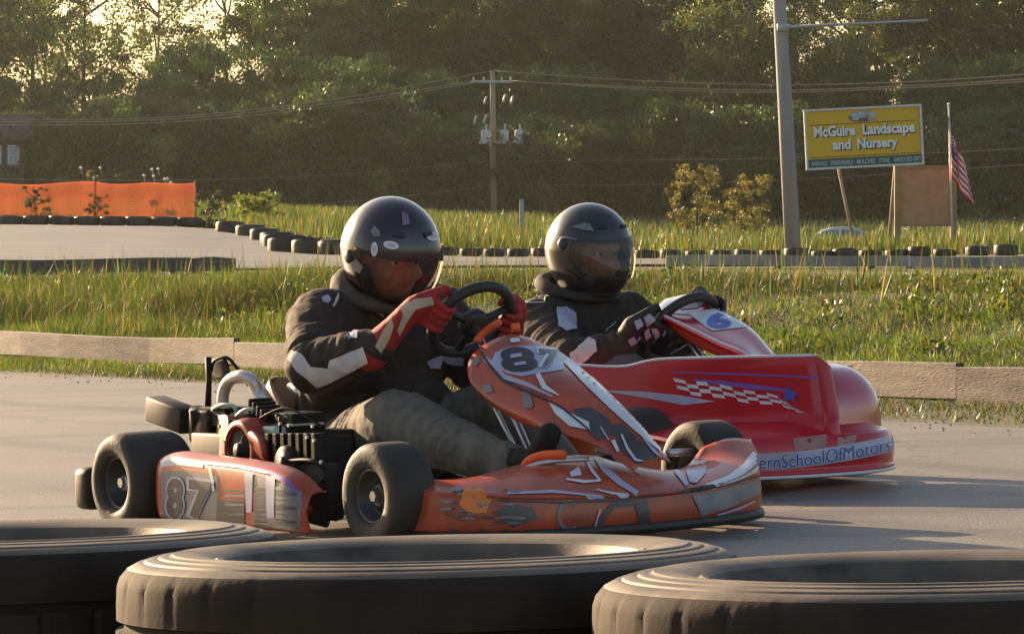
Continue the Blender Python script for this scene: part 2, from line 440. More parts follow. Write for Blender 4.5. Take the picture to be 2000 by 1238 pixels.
# verge between asphalt and boards
X, Y, t, d = sample_td(80000, -22, 10, 0.05, 1.04)
lush = np.clip(np.interp(t, [-14, -5, 0, 3], [0.95, 0.8, 0.35, 0.10]) + 0.4 * pnoise(X, Y, 2.2), 0.03, 1)
kp = infront(X, Y) & (RNG.uniform(0, 1, len(X)) < lush) & (RNG.uniform(0, 1, len(X)) < smooth01(0.0, 0.35, d) + 0.1)
h = RNG.uniform(0.02, 0.075, len(X)) * (0.6 + 0.6 * lush) * (1 - 0.5 * smooth01(0.6, 1.0, d))
blades('verge_grass', X[kp], Y[kp], h[kp], RNG.uniform(0.004, 0.008, kp.sum()), GRN + DRY[:2], 0.8, kind_label='scrubby green grass on the verge in front of the low board barrier')
# mown strip behind the boards
X, Y, t, d = sample_td(170000, -26, 12, 1.15, 3.4); kp = infront(X, Y)
h = RNG.uniform(0.03, 0.085, len(X)) * (1 + 0.3 * pnoise(X, Y, 3))
blades('mown_grass', X[kp], Y[kp], h[kp], RNG.uniform(0.004, 0.008, kp.sum()), GRN[1:4], 0.7, kind_label='short bright grass strip just behind the board barrier')
# bank with tall weeds
X, Y, t, d = sample_td(480000, -34, 14, 2.3, 6.2)
kp = infront(X, Y) & (RNG.uniform(0, 1, len(X)) < 0.75 + 0.5 * pnoise(X, Y, 1.6, 2))
h = RNG.uniform(0.02, 0.095, len(X)) * (1 + 0.9 * pnoise(X, Y, 1.6, 1)) * np.interp(t, [-12, -5, 0], [1.35, 0.8, 0.6]) * smooth01(2.0, 3.0, d) * (1 - 0.55 * smooth01(4.6, 6.0, d)) * (1.0 + 0.55 * smooth01(-4, -12, t))
blades('bank_grass', X[kp], Y[kp], h[kp], RNG.uniform(0.004, 0.009, kp.sum()), GRN + [GRN[0], GRN[4]] + DRY, 0.8, kind_label='tall rough grass covering the bank behind the barrier')
# top of the bank towards the far track
X = RNG.uniform(-0.15, 0.15, 480000); Y = RNG.uniform(19, 47.3, 480000) ; X = X * Y
d = dcoord(X, Y); kp = infront(X, Y) & (d > 5.0) & (RNG.uniform(0, 1, len(X)) < 0.85)
X, Y = X[kp], Y[kp]
h = RNG.uniform(0.02, 0.055, len(X)) * (1 + 0.7 * pnoise(X, Y, 0.9, 3)) * np.interp(Y, [30, 46], [1.0, 0.55])
blades('bank_top_grass', X, Y, h, RNG.uniform(0.006, 0.013, len(X)), GRN[1:4] + [DRY[2], GRN[2], GRN[3]], 0.9, kind_label='sunlit grass on top of the bank before the far track')
# tall single stalks on the left
X, Y, t, d = sample_td(1500, -30, -6, 2.6, 6.5); kp = infront(X, Y)
blades('grass_stalk', X[kp], Y[kp], RNG.uniform(0.16, 0.40, kp.sum()), RNG.uniform(0.006, 0.012, kp.sum()), GRN + DRY, 0.22, kind_label='tall thin stalks standing up from the bank left of the karts')
X, Y, t, d = sample_td(500, -10, 10, 2.8, 6.0); kp = infront(X, Y)
blades('grass_stalk', X[kp], Y[kp], RNG.uniform(0.08, 0.2, kp.sum()), RNG.uniform(0.005, 0.010, kp.sum()), GRN + DRY, 0.3, kind_label='loose taller stalks on the bank right of the karts')
# weeds beyond the tyre walls
n = 120000
px = RNG.uniform(-150, 2150, n); Y = RNG.uniform(66, 128, n); X = (px - 1000) * Y / F
behind = Y > np.interp(px, [-200, 300, 430, 540, 600, 900, 1240, 2000, 2300], [96, 95, 92, 84, 72, 80, 80, 78, 78])
kp = behind; X, Y, px = X[kp], Y[kp], px[kp]
h = RNG.uniform(0.15, 0.50, len(X)) * (1 + 0.6 * pnoise(X, Y, 0.7, 5)) * np.interp(px, [0, 400, 560, 700, 1050, 1250, 2000], [0.5, 0.5, 1.1, 1.35, 1.2, 0.9, 0.95])
blades('far_weeds', X, Y, h, RNG.uniform(0.02, 0.05, len(X)), GRN[0:4] + [GRN[4]] + DRY[:2] + [(0.12, 0.13, 0.04)], 0.3, kind_label='tall yellow green weeds growing beyond the tyre walls')

n = 45000
px = RNG.uniform(-150, 2150, n); Y = RNG.uniform(112, 200, n); X = (px - 1000) * Y / F
blades('rough_grass', X, Y, RNG.uniform(0.3, 0.8, n), RNG.uniform(0.05, 0.10, n), GRN + DRY[:2], 0.4, kind_label='rough grass on the open ground in front of the wood')
# loose stones and rubber crumbs along the edge of the asphalt
nP = 2600; X, Y, t, d = sample_td(nP, -20, 10, -0.9, 0.35); kp = infront(X, Y) & (RNG.uniform(0, 1, nP) < np.exp(-((d - 0.02) / 0.28) ** 2))
X, Y = X[kp], Y[kp]; n_ = len(X); r_ = RNG.uniform(0.002, 0.007, n_); z = gz(X, Y) + 0.006
oct_ = np.array([(1, 0, 0), (-1, 0, 0), (0, 1, 0), (0, -1, 0), (0, 0, 1), (0, 0, -0.6)])
Vp = (np.stack([X, Y, z], 1)[:, None, :] + oct_[None] * r_[:, None, None] * RNG.uniform(0.6, 1.3, (n_, 6, 1))).reshape(-1, 3)
fo = np.array([(0, 2, 4), (2, 1, 4), (1, 3, 4), (3, 0, 4), (2, 0, 5), (1, 2, 5), (3, 1, 5), (0, 3, 5)])
Qp = (np.arange(n_)[:, None, None] * 6 + fo[None]).reshape(-1, 3)
tag(link('gravel', nparr_mesh('gravel', Vp, Qp, None, 3), M('pebble', (0.16, 0.135, 0.11), 0.9, 0.4, 40.0)), 'loose stones and rubber crumbs along the edge of the asphalt', 'gravel', kind='stuff')

# broad-leaved weeds in dark clumps on the face of the bank
def weed_clumps(n, t0, t1, d0, d1, per, size, cols, label):
    X, Y, t, d = sample_td(n, t0, t1, d0, d1); kp = pnoise(X, Y, 1.2, 4) > -0.1; X, Y = X[kp], Y[kp]; m = len(X)
    rad = RNG.uniform(0.06, 0.16, m); c = np.repeat(np.stack([X, Y, gz(X, Y) + rad * 0.35], 1), per, 0); k = m * per
    v = RNG.normal(size=(k, 3)); v /= np.linalg.norm(v, axis=1)[:, None]
    P = c + v * (RNG.uniform(0, 1, (k, 1)) ** 0.5) * np.repeat(rad, per)[:, None] * np.array([[1.3, 1.3, 0.7]])
    a = RNG.normal(size=(k, 3)); a /= np.linalg.norm(a, axis=1)[:, None]; b2 = np.cross(a, RNG.normal(size=(k, 3))); b2 /= np.linalg.norm(b2, axis=1)[:, None]
    s_ = RNG.uniform(0.6, 1.3, (k, 1)) * size; V = np.stack([P - a * s_, P - b2 * s_ * 0.45, P + a * s_, P + b2 * s_ * 0.45], 1).reshape(-1, 3)
    cc = np.array(cols)[RNG.integers(0, len(cols), m)] * RNG.uniform(0.7, 1.3, (m, 1)); tint = np.repeat(np.repeat(cc, per, 0) * RNG.uniform(0.7, 1.3, (k, 1)), 4, 0)
    tag(link('bank_weeds', nparr_mesh('bank_weeds', V, np.arange(k * 4).reshape(-1, 4), tint), leafmat('grass_blade', 0.5)), label, 'weeds', kind='stuff')
weed_clumps(520, -3, 9, 2.9, 5.4, 70, 0.022, [(0.035, 0.05, 0.02), (0.05, 0.045, 0.025), (0.03, 0.055, 0.018), (0.06, 0.085, 0.025)], 'dark leafy weed clumps on the face of the bank right of the karts')
weed_clumps(380, -26, -4, 2.9, 5.6, 60, 0.022, [(0.06, 0.09, 0.022), (0.05, 0.06, 0.02), (0.09, 0.11, 0.03)], 'leafy weeds mixed into the tall grass left of the karts')
# ---------------------------------------------------------------- tyres
RUB = M('tyre_rubber', (0.022, 0.020, 0.019), 0.62, 0.3, 9.0, 0.35, 60.0, dust=(0.10, 0.078, 0.058), dust_amt=0.55, dust_scale=7.0)
RUBF = M('tyre_rubber_far', (0.026, 0.019, 0.016), 0.55, 0.35, 3.0, dust=(0.085, 0.055, 0.042), dust_amt=0.5, dust_scale=2.5)
def tyre_profile(R, ri, H, big=True):
    """closed profile of a tyre lying flat, z from 0 to H"""
    h2 = H / 2; P = []
    up = [(ri, 0.62 * h2), (ri + 0.012, 0.80 * h2), (ri + 0.03, 0.92 * h2), (ri + 0.05, 0.985 * h2), (ri + 0.075, h2), (R - 0.055, 0.985 * h2),
          (R - 0.052, 0.965 * h2), (R - 0.040, 0.955 * h2), (R - 0.036, 0.93 * h2), (R - 0.014, 0.86 * h2), (R - 0.004, 0.77 * h2), (R, 0.66 * h2), (R + 0.003, 0.3 * h2)]
    P = [(r, z + h2) for r, z in up]
    P += [(r, h2 - z) for r, z in reversed(up)]
    # inner hollow
    P += [(ri + 0.02, h2 - 0.58 * h2), (R - 0.05, h2 - 0.70 * h2), (R - 0.03, h2), (R - 0.05, h2 + 0.70 * h2), (ri + 0.02, h2 + 0.58 * h2)]
    return P
far_tyre = mesh('far_tyre', *(lambda b: (b.V, b.F))(MB().lathe(tyre_profile(0.30, 0.19, 0.20), 28)))
far_tyre.materials.append(RUBF)
def put_tyre(px, Y, label, group, dia=0.6, H=0.2, lvl=0):
    X = (px - 1000) * Y / F
    o = bpy.data.objects.new('tyre', far_tyre); C.objects.link(o)
    o.location = (X, Y, g1(X, Y) + 0.0 + lvl * H); o.scale = (dia / 0.6, dia / 0.6, H / 0.2)
    o.rotation_euler = (random.uniform(-.06, .06), random.uniform(-.06, .06), random.uniform(0, 6))
    tag(o, label, 'tyre', group)
ORD = ['first', 'second', 'third', 'fourth', 'fifth', 'sixth', 'seventh', 'eighth', 'ninth', 'tenth', 'eleventh', 'twelfth', 'thirteenth', 'fourteenth', 'fifteenth', 'sixteenth']
for i in range(0, 9):
    put_tyre(20 + i * 50, 93.5 - 0.04 * i, ORD[i] + ' tyre from the left in the row at the foot of the orange fence', 'tyres below the orange fence', 0.60, 0.21)
for i, (px, Y, D_) in enumerate(((450, 86, .50), (490, 82, .48), (517, 77, .44), (540, 72, .46), (546, 68.0, .46))):
    put_tyre(px, Y, ORD[i] + ' dark tyre of the bend, counted from the orange fence towards the karts', 'tyres on the bend of the wall', D_ * 1.25, 0.25)
for i, (px, Y) in enumerate(((575, 73), (592, 68), (618, 74), (640, 69))):
    put_tyre(px, Y, ORD[i] + ' tyre from the left in the rear rows of the tyre cluster', 'tyres in the rear rows of the cluster', 0.64, 0.23)
for i, (px, Y) in enumerate(((557, 61.5), (603, 61.0), (655, 60.6))):
    put_tyre(px, Y, ['leftmost', 'middle', 'rightmost'][i] + ' of three large tyres fronting the cluster left of the near helmet', 'front tyres of the cluster', 0.52, 0.24)
for i in range(9):
    put_tyre(690 + i * 46, 70 + i * 0.9, ORD[i] + ' small tyre from the left in the row passing behind both helmets', 'tyres in the row between the helmets', 0.40, 0.15)
xs = [1262, 1310, 1360, 1408, 1455, 1505, 1555, 1606, 1650, 1700, 1752, 1795, 1845, 1910, 1965, 2030]
hs = [.17, .18, .16, .17, .17, .16, .19, .14, .18, .14, .15, .20, .14, .20, .22, .2]
for i, (x_, h_) in enumerate(zip(xs, hs)):
    put_tyre(x_, 72.0 + 1.5 * math.sin(x_), ORD[i] + ' brown sunlit tyre right of the far helmet, in the row beyond the bank', 'tyres in the row on the right', random.uniform(0.36, 0.44), h_ * 0.85)

# ---------------------------------------------------------------- orange safety fence
FEN = leafmat('orange_mesh_fence', 0.28, gloss=0.03)
for nd in FEN.node_tree.nodes:
    if nd.type == 'MIX' and nd.inputs[6].is_linked and nd.inputs[6].links[0].from_node.type == 'ATTRIBUTE':
        FEN.node_tree.links.remove(nd.inputs[6].links[0]); nd.inputs[6].default_value = (0.55, 0.135, 0.055, 1)
    elif nd.type == 'MIX': nd.inputs[7].default_value = (1.2, 1.2, 1.0, 1)
def safety_fence():
    root = empty('safety_fence', loc=(at(0, 425, 99).x, 99, g1(at(0, 425, 99).x, 99))); rl = root.location
    tag(root, 'orange plastic mesh safety fence on wooden posts behind the tyre row', 'fence')
    spans = [(-330, -90), (-88, 182), (184, 379)]
    for k, (a, b) in enumerate(spans):
        V = []; Fc = []; nx = int((b - a) / 5.0); nz_ = 13; sag = 0.0
        P = {}
        def pt_(i, j):
            x = a + (b - a) * i / nx; u = i / nx
            top = 358 + 2 * math.sin(k * 3 + u * 9) + 3 * math.sin(u * math.pi); bot = 424
            p = at(x, top + (bot - top) * j / nz_, 99.0 + 0.03 * math.sin(i * 0.23 + j * 0.1) + 0.02 * math.sin(i * 0.61)); return p - rl
        # horizontal and vertical strands of the mesh
        for j in range(nz_ + 1):
            for i in range(nx):
                wdt = Vector((0, 0, 0.015 if j % 6 else 0.028)); p, q = pt_(i, j), pt_(i + 1, j)
                n0 = len(V); V += [p - wdt, q - wdt, q + wdt, p + wdt]; Fc.append((n0, n0 + 1, n0 + 2, n0 + 3))
        for i in range(nx + 1):
            for j in range(nz_):
                wdt = Vector((0.0145, 0, 0)); p, q = pt_(i, j), pt_(i, j + 1)
                n0 = len(V); V += [p - wdt, p + wdt, q + wdt, q - wdt]; Fc.append((n0, n0 + 1, n0 + 2, n0 + 3))
        o = link('mesh_panel', mesh('mesh_panel', V, Fc, False), FEN, root); o['kind'] = 'stuff'
        for x in ((a, b) if k == 0 else (b,)):
            p0 = at(x + 2, 426, 99.06) - rl; p1 = at(x + 2, 352, 99.06) - rl
            MB().tube([p0, p1], 0.022, 6).build('post', WPOST, root)
safety_fence()

# ---------------------------------------------------------------- trees
LEAF = leafmat('tree_leaf', 0.40)
BARK = M('bark', (0.07, 0.055, 0.042), 0.9, 0.35, 3.0, 0.6, 12.0)
def rand_unit(n):
    v = RNG.normal(size=(n, 3)); return v / np.linalg.norm(v, axis=1)[:, None]
def leaf_cloud(centers, radii, per, size, cols, droop=0.0):
    n = len(centers) * per
    c = np.repeat(centers, per, 0); r = np.repeat(radii, per)[:, None]
    off = rand_unit(n) * (RNG.uniform(0, 1, (n, 1)) ** 0.45) * r * np.array([[1, 1, 0.75]])
    off[:, 2] -= droop * RNG.uniform(0, 1, n) * r[:, 0]
    P = c + off
    a = rand_unit(n); b = np.cross(a, rand_unit(n)); b /= np.linalg.norm(b, axis=1)[:, None] + 1e-6
    s = RNG.uniform(0.55, 1.25, (n, 1)) * size
    a = a * s; b = b * s * 0.55
    V = np.stack([P - a, P - b * 0.9 + a * 0.1, P + a, P + b * 0.9 + a * 0.1], 1).reshape(-1, 3)
    Q = np.arange(n * 4).reshape(-1, 4)
    cc = np.array(cols)[RNG.integers(0, len(cols), len(centers))] * RNG.uniform(0.75, 1.3, (len(centers), 1))
    t = np.repeat(cc, per, 0) * RNG.uniform(0.75, 1.25, (n, 1))
    return V, Q, np.repeat(t, 4, 0)
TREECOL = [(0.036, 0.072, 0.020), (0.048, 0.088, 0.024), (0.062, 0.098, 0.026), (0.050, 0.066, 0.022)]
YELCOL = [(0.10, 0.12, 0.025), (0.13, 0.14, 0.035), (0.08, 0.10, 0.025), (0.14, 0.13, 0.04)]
def make_tree_meshes(seed, H, W, base=0.18, n_cl=150, per=85, size=0.2, cols=TREECOL, sparse=1.0, droop=0.3):
    rs = np.random.default_rng(seed)
    # trunk and limbs
    b = MB(); lean = Vector((rs.uniform(-.5, .5), rs.uniform(-.4, .4), 0))
    tr = [Vector((0, 0, -0.4)), Vector((0, 0, 0)) + lean * 0.05, Vector((0, 0, H * 0.3)) + lean * 0.4, Vector((0, 0, H * 0.6)) + lean, Vector((0, 0, H * 0.93)) + lean * 1.2]
    b.tube(catmull(tr, 4), list(np.linspace(0.016 * H, 0.01, 17)), 8)
    limbs = []
    for k in range(17):
        z0 = H * rs.uniform(0.22, 0.85); a = rs.uniform(0, 6.283); L_ = W * 0.5 * rs.uniform(0.55, 1.0) * (1.15 - 0.5 * z0 / H)
        s0 = Vector((0, 0, z0)) + lean * min(1.0, z0 / H / 0.6); e = s0 + Vector((math.cos(a) * L_, math.sin(a) * L_, L_ * rs.uniform(0.4, 0.9)))
        mid = (s0 + e) / 2 + Vector((0, 0, -0.08 * L_))
        pts = catmull([s0, mid, e], 4); b.tube(pts, list(np.linspace(0.0055 * H, 0.012, 9)), 6); limbs.append(pts)
    tm = mesh('trunk', b.V, b.F); tm.materials.append(BARK)
    # crown: clumps in an uneven ellipsoid around the limbs
    cen = []; rad = []
    lobes = [(rs.uniform(-.32, .32) * W, rs.uniform(-.32, .32) * W, H * rs.uniform(base + 0.12, 0.92), rs.uniform(0.17, 0.30) * W) for _ in range(int(13 * sparse) + 3)]
    lobes += [(p[-1].x, p[-1].y, p[-1].z, 0.17 * W) for p in limbs]
    while len(cen) < n_cl:
        lx, ly, lz, lr = lobes[rs.integers(len(lobes))]
        v = rs.normal(size=3); v /= np.linalg.norm(v); q = np.array([lx, ly, lz]) + v * lr * rs.uniform(0.2, 1.0) ** 0.5
        if q[2] < H * base or q[2] > H: continue
        cen.append(q); rad.append(rs.uniform(0.4, 0.95) * W / 8)
    V, Q, t = leaf_cloud(np.array(cen), np.array(rad), per, size, cols, droop)
    cm = nparr_mesh('crown', V, Q, t); cm.materials.append(LEAF)
    return tm, cm
KINDS = {
 'tall': make_tree_meshes(11, 17, 9.5, 0.10, 300, 150, 0.14),
 'tall2': make_tree_meshes(12, 16, 8.5, 0.12, 280, 150, 0.14, cols=[(0.052, 0.072, 0.024), (0.066, 0.080, 0.026), (0.042, 0.060, 0.020)]),
 'round': make_tree_meshes(13, 12, 9.5, 0.05, 260, 150, 0.13, cols=[(0.040, 0.092, 0.026), (0.052, 0.104, 0.028), (0.032, 0.070, 0.022)]),
 'thin': make_tree_meshes(14, 17, 8.5, 0.12, 130, 120, 0.12, sparse=0.4),
 'thin2': make_tree_meshes(15, 17, 9.0, 0.22, 120, 110, 0.12, cols=TREECOL + YELCOL[2:3], sparse=0.3),
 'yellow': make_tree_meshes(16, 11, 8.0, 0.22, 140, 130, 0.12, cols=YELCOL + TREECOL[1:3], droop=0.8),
 'under': make_tree_meshes(17, 6.0, 8.5, 0.02, 200, 130, 0.12),
 'under2': make_tree_meshes(18, 5.0, 8.0, 0.02, 190, 130, 0.12, cols=TREECOL + [(0.07, 0.085, 0.03)]),
}
def plant(kind, px, Y, label, cat='tree', group=None, sc=1.0, name='tree', rz=None, sz=1.0):
    X = (px - 1000) * Y / F
    r = empty(name, loc=(X, Y, g1(X, Y) - 0.1)); r.rotation_euler = (0, 0, random.uniform(0, 6.28) if rz is None else rz)
    r.scale = (sc, sc, sc * sz)
    tm, cm = KINDS[kind]
    link('trunk', tm, None, r); link('crown', cm, None, r)
    tag(r, label, cat, group); return r
WD = 'trees of the wood'
# front row of the wood
T = [
 ('thin', 60, 225, 'tall thin-leaved tree at the left edge, bright sky showing through its lower crown', 1.0),
 ('thin2', 160, 232, 'sparse tree between the left edge and the first big gap of sky', 1.0),
 ('round', 375, 222, 'rounded dark tree standing above the right end of the orange fence', 0.78),
 ('thin2', 450, 240, 'sparse tree with wide sky gaps above the rounded dark tree', 1.0),
 ('tall', 610, 228, 'broad dark tree in the wood left of the near helmet', 1.0),
 ('tall2', 770, 233, 'tall dark tree directly above the near helmet', 1.05),
 ('tall', 905, 236, 'tall dark tree just left of the utility pole', 1.05),
 ('tall2', 1050, 230, 'tall dark tree just right of the utility pole', 1.05),
 ('tall', 1190, 238, 'tall dark tree directly above the far helmet', 1.08),
 ('tall2', 1315, 230, 'tall dark tree right of the far helmet, before the sky gap', 1.05),
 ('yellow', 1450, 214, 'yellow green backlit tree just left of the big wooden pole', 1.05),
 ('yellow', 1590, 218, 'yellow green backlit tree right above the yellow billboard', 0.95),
 ('thin', 1720, 238, 'thin tree with sky gaps above the right half of the billboard', 1.0),
 ('tall2', 1850, 228, 'tall dark tree behind the flag', 1.05),
 ('tall', 1990, 232, 'tall dark tree at the right edge of the picture', 1.05),
 ('thin', 1400, 244, 'thin tree with bright sky gaps left of the big pole', 1.0),
]
for k, px, Y, lb, s_ in T: plant(k, px, Y, lb, 'tree', WD, s_)
# rear row closes most of the gaps
R2 = [('tall', -60, 262), ('thin', 90, 268), ('tall2', 640, 262), ('tall', 800, 265), ('tall2', 960, 268), ('tall', 1110, 262), ('tall2', 1260, 266), ('thin2', 1560, 262), ('tall', 1900, 262), ('thin', 1660, 265), ('tall2', 2080, 262), ('thin2', 300, 270)]
for k, px, Y in R2: plant(k, px, Y, 'tree in the hidden rear of the dark wood', 'tree', 'rear trees of the wood', 1.1)
for i in range(7):
    plant(['tall', 'tall2', 'round'][i % 3], -190 - 125 * i, 226 + 12 * math.sin(i * 2.3), 'tree continuing the wood out of frame to the left', 'tree', 'trees of the wood left of the frame', 1.0)
    plant(['tall2', 'tall', 'round'][i % 3], 2190 + 125 * i, 228 + 12 * math.sin(i * 1.9), 'tree continuing the wood out of frame to the right', 'tree', 'trees of the wood right of the frame', 1.0)
# understorey
U = [(-20, 'left of the orange fence, at the picture edge'), (110, 'behind the left half of the orange fence'), (250, 'behind the right half of the orange fence'), (390, 'at the right end of the orange fence'),
     (520, 'behind the bright yellow green bush'), (650, 'behind the left side of the near helmet'), (780, 'behind the top of the near helmet'), (900, 'just left of the utility pole foot'),
     (1020, 'behind the short grey post'), (1150, 'behind the far helmet'), (1290, 'right of the far helmet'), (1430, 'behind the two golden shrubs'), (1560, 'behind the foot of the big wooden pole'),
     (1690, 'below the billboard, behind the pale car'), (1810, 'behind the plywood panel'), (1930, 'right of the flag')]
for i, (px, wh) in enumerate(U):
    plant('under' if i % 2 else 'under2', px, 206 + 4 * math.sin(i * 2.1), 'dark leafy shrub mass ' + wh, 'shrub', 'shrubs along the edge of the wood', random.uniform(0.85, 1.15), 'shrub')
for i, (px, wh) in enumerate([(60, 'above the left half of the orange fence'), (330, 'above the right half of the orange fence'), (700, 'left of the near helmet'), (840, 'right of the near helmet'), (1090, 'left of the far helmet'), (1240, 'right of the far helmet'), (1380, 'above the golden shrubs'), (1640, 'at billboard height behind the sign'), (1770, 'between billboard and flag'), (1960, 'right of the flag at billboard height')]):
    plant('round', px, 216, 'mid-height dark tree filling the wood ' + wh, 'tree', 'mid-height trees of the wood', random.uniform(0.6, 0.75), 'tree')

for i, px in enumerate(range(-60, 2100, 75)):
    plant('under' if i % 2 else 'under2', px, 246 + 3 * math.sin(i), 'undergrowth in the dark depth of the wood', 'shrub', 'undergrowth deep in the wood', random.uniform(0.9, 1.25), 'shrub')
# bright bushes and shrubs in front of the wood
KINDS['bush'] = make_tree_meshes(21, 1.25, 1.9, 0.0, 60, 60, 0.05, cols=[(0.15, 0.20, 0.035), (0.19, 0.23, 0.05), (0.12, 0.17, 0.03)])
KINDS['golden'] = make_tree_meshes(22, 2.7, 1.8, 0.05, 80, 60, 0.04, cols=[(0.17, 0.16, 0.04), (0.20, 0.18, 0.05), (0.13, 0.13, 0.04), (0.11, 0.10, 0.04)], droop=0.6)
KINDS['weed'] = make_tree_meshes(23, 1.3, 0.9, 0.1, 30, 40, 0.045, cols=[(0.14, 0.13, 0.05), (0.11, 0.12, 0.04)])
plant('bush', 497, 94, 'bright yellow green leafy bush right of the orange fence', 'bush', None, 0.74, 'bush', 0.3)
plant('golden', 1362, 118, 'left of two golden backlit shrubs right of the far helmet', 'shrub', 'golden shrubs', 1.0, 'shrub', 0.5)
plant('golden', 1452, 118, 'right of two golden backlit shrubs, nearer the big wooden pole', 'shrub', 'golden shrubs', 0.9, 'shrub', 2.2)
for (px, s_, lb) in ((75, 0.75, 'low brown weed growing in front of the left half of the orange fence'), (188, 0.62, 'dark weed growing up in front of the middle post of the orange fence'), (205, 1.05, 'tall weed rising above the orange fence near its middle post'), (405, 0.72, 'weed just past the right end of the orange fence'), (175, 0.8, 'small weed with pale tips left of the tall weed above the orange fence'), (300, 0.7, 'weed with white seed heads above the right part of the orange fence')):
    plant('weed', px, (98.4 if px in (75, 188) else 101.5) if px < 380 else 98, lb, 'weed', 'weeds around the fence', s_, 'weed')
SEED = M('seed_head', (0.75, 0.7, 0.6), 0.8)
sb = MB()
for (px, py) in ((158, 328), (183, 347), (281, 343), (297, 331), (309, 330), (300, 344), (322, 350), (327, 349), (334, 357), (196, 328)):
    c = at(px, py, 101.0)
    V = [c + Vector(v) * 0.045 for v in ((1, 0, 0), (-1, 0, 0), (0, 1, 0), (0, -1, 0), (0, 0, 1), (0, 0, -1))]
    sb.add(V, [(0, 2, 4), (2, 1, 4), (1, 3, 4), (3, 0, 4), (2, 0, 5), (1, 2, 5), (3, 1, 5), (0, 3, 5)])
    sb.tube([c, c + Vector((0.02, 0.05, -0.16))], 0.004, 4)
o = sb.build('seed_heads', SEED); tag(o, 'white fluffy seed heads on stalks showing above the orange fence', 'seed heads', kind='stuff')

# ---------------------------------------------------------------- poles, wires
POLE = M('pole_wood', (0.33, 0.305, 0.29), 0.85, 0.25, 3.0, 0.6, 18.0, stretch=(1, 1, 0.12))
POLED = M('pole_wood_far', (0.34, 0.26, 0.17), 0.85, 0.25, 3.0, 0.5, 12.0, stretch=(1, 1, 0.12))
STEEL = M('galvanised', (0.42, 0.44, 0.46), 0.45, 0.12, 8.0, metal=0.6)
CAN = M('transformer_grey', (0.55, 0.55, 0.54), 0.5, 0.12, 4.0)
CERAM = M('insulator', (0.55, 0.55, 0.52), 0.3)
WIRE = M('wire', (0.22, 0.19, 0.14), 0.5)
# big near pole with a lamp arm
YB = 74.0
p0 = at(1549, 492, YB); p1 = at(1522, 0, YB); p2 = p1 + (p1 - p0) * 0.35; p0 = p0 - (p1 - p0) * 0.02
r = empty('wooden_pole', loc=p0); tag(r, 'thick weathered wooden pole with a steel arm, standing left of the billboard', 'pole')
MB().tube([Vector((0, 0, 0)), (p1 - p0) * 0.5, p1 - p0, p2 - p0], [0.150, 0.135, 0.118, 0.110], 20).build('pole_shaft', POLE, r)
a0 = at(1530, 54, YB - 0.16) - p0; a1 = at(1650, 48, YB - 0.3) - p0; a2 = at(1812, 40, YB - 0.5) - p0
MB().tube([a0, a1, a2], [0.032, 0.026, 0.022], 10).build('steel_arm', STEEL, r)
MB().box(a0 + Vector((0, 0.03, 0)), (0.22, 0.10, 0.14), None, 0.02).build('arm_bracket', STEEL, r)
# utility pole with transformers
YU = 200.0
b0 = at(965, 470, YU); b1 = at(962, 138, YU)
r = empty('utility_pole', loc=b0); tag(r, 'distant utility pole with crossarm and transformers in front of the wood', 'utility pole')
U_ = lambda px, py, dy=0.0: at(px, py, YU + dy) - b0
MB().tube([Vector((0, 0, 0)), U_(963, 300), b1 - b0], [0.17, 0.15, 0.12], 12).build('pole_shaft', POLED, r)
MB().box(U_(960, 160, -0.15), (2.05, 0.10, 0.13), None, 0.01).build('crossarm', STEEL, r)
for px in (925, 945, 980, 997):
    MB().lathe([(0.0, 0), (0.05, 0), (0.05, 0.06), (0.03, 0.08), (0.055, 0.11), (0.03, 0.15), (0.0, 0.17)], 10, Matrix.Translation(U_(px, 157, -0.15)), False).build('insulator', CERAM, r)
for px, py in ((948, 196), (928, 234), (947, 232), (985, 192), (1000, 195)):
    MB().lathe([(0, -0.22), (0.05, -0.22), (0.06, -0.1), (0.045, 0.0), (0.06, 0.1), (0.04, 0.2), (0, 0.22)], 10, Matrix.Translation(U_(px, py, -0.2)) @ Matrix.Rotation(0.3, 4, 'Y'), False).build('cutout_switch', CERAM, r)
for px in (948, 985, 1014):
    top = 250; c = U_(px, 281, -0.35)
    rr = 0.22
    can = MB().lathe([(0, 0), (rr, 0), (rr, 0.03), (rr * 0.98, 0.6), (rr * 0.9, 0.66), (0, 0.70)], 16, Matrix.Translation(c), False).build('transformer', CAN, r)
    MB().lathe([(0, 0.68), (0.05, 0.68), (0.06, 0.74), (0.035, 0.79), (0.06, 0.84), (0.035, 0.9), (0.055, 0.95), (0, 0.98)], 10, Matrix.Translation(c + Vector((0.04, -0.05, 0))), False).build('bushing', CERAM, can)
MB().box(U_(975, 279, -0.16), (2.0, 0.1, 0.12), None, 0.01).build('transformer_beam', CAN, r)
# wires
def wire(pts, label, rr=0.022, name='power_line'):
    o = MB().tube(catmull([at(*p) for p in pts], 8), rr, 5).build(name, WIRE); tag(o, label, 'wire', 'overhead wires'); return o
wire([(962, 139, 200), (640, 196, 193), (330, 229, 187), (0, 234, 180), (-300, 222, 172)], 'uppermost wire running left from the tip of the utility pole')
wire([(930, 158, 200), (640, 203, 193), (330, 233, 187), (0, 239, 180), (-300, 228, 172)], 'middle wire running left from the crossarm of the utility pole')
wire([(945, 159, 200), (640, 209, 193), (330, 239, 187), (0, 245, 180), (-300, 236, 172)], 'lowest wire running left from the crossarm of the utility pole')
wire([(962, 139, 200), (1250, 158, 196), (1530, 166, 192), (1780, 160, 188), (2000, 146, 184), (2200, 130, 180)], 'uppermost wire running right from the tip of the utility pole')
wire([(980, 158, 200), (1250, 171, 196), (1530, 177, 192), (1780, 168, 188), (2000, 155, 184), (2200, 138, 180)], 'middle wire running right from the crossarm, passing behind the big pole')
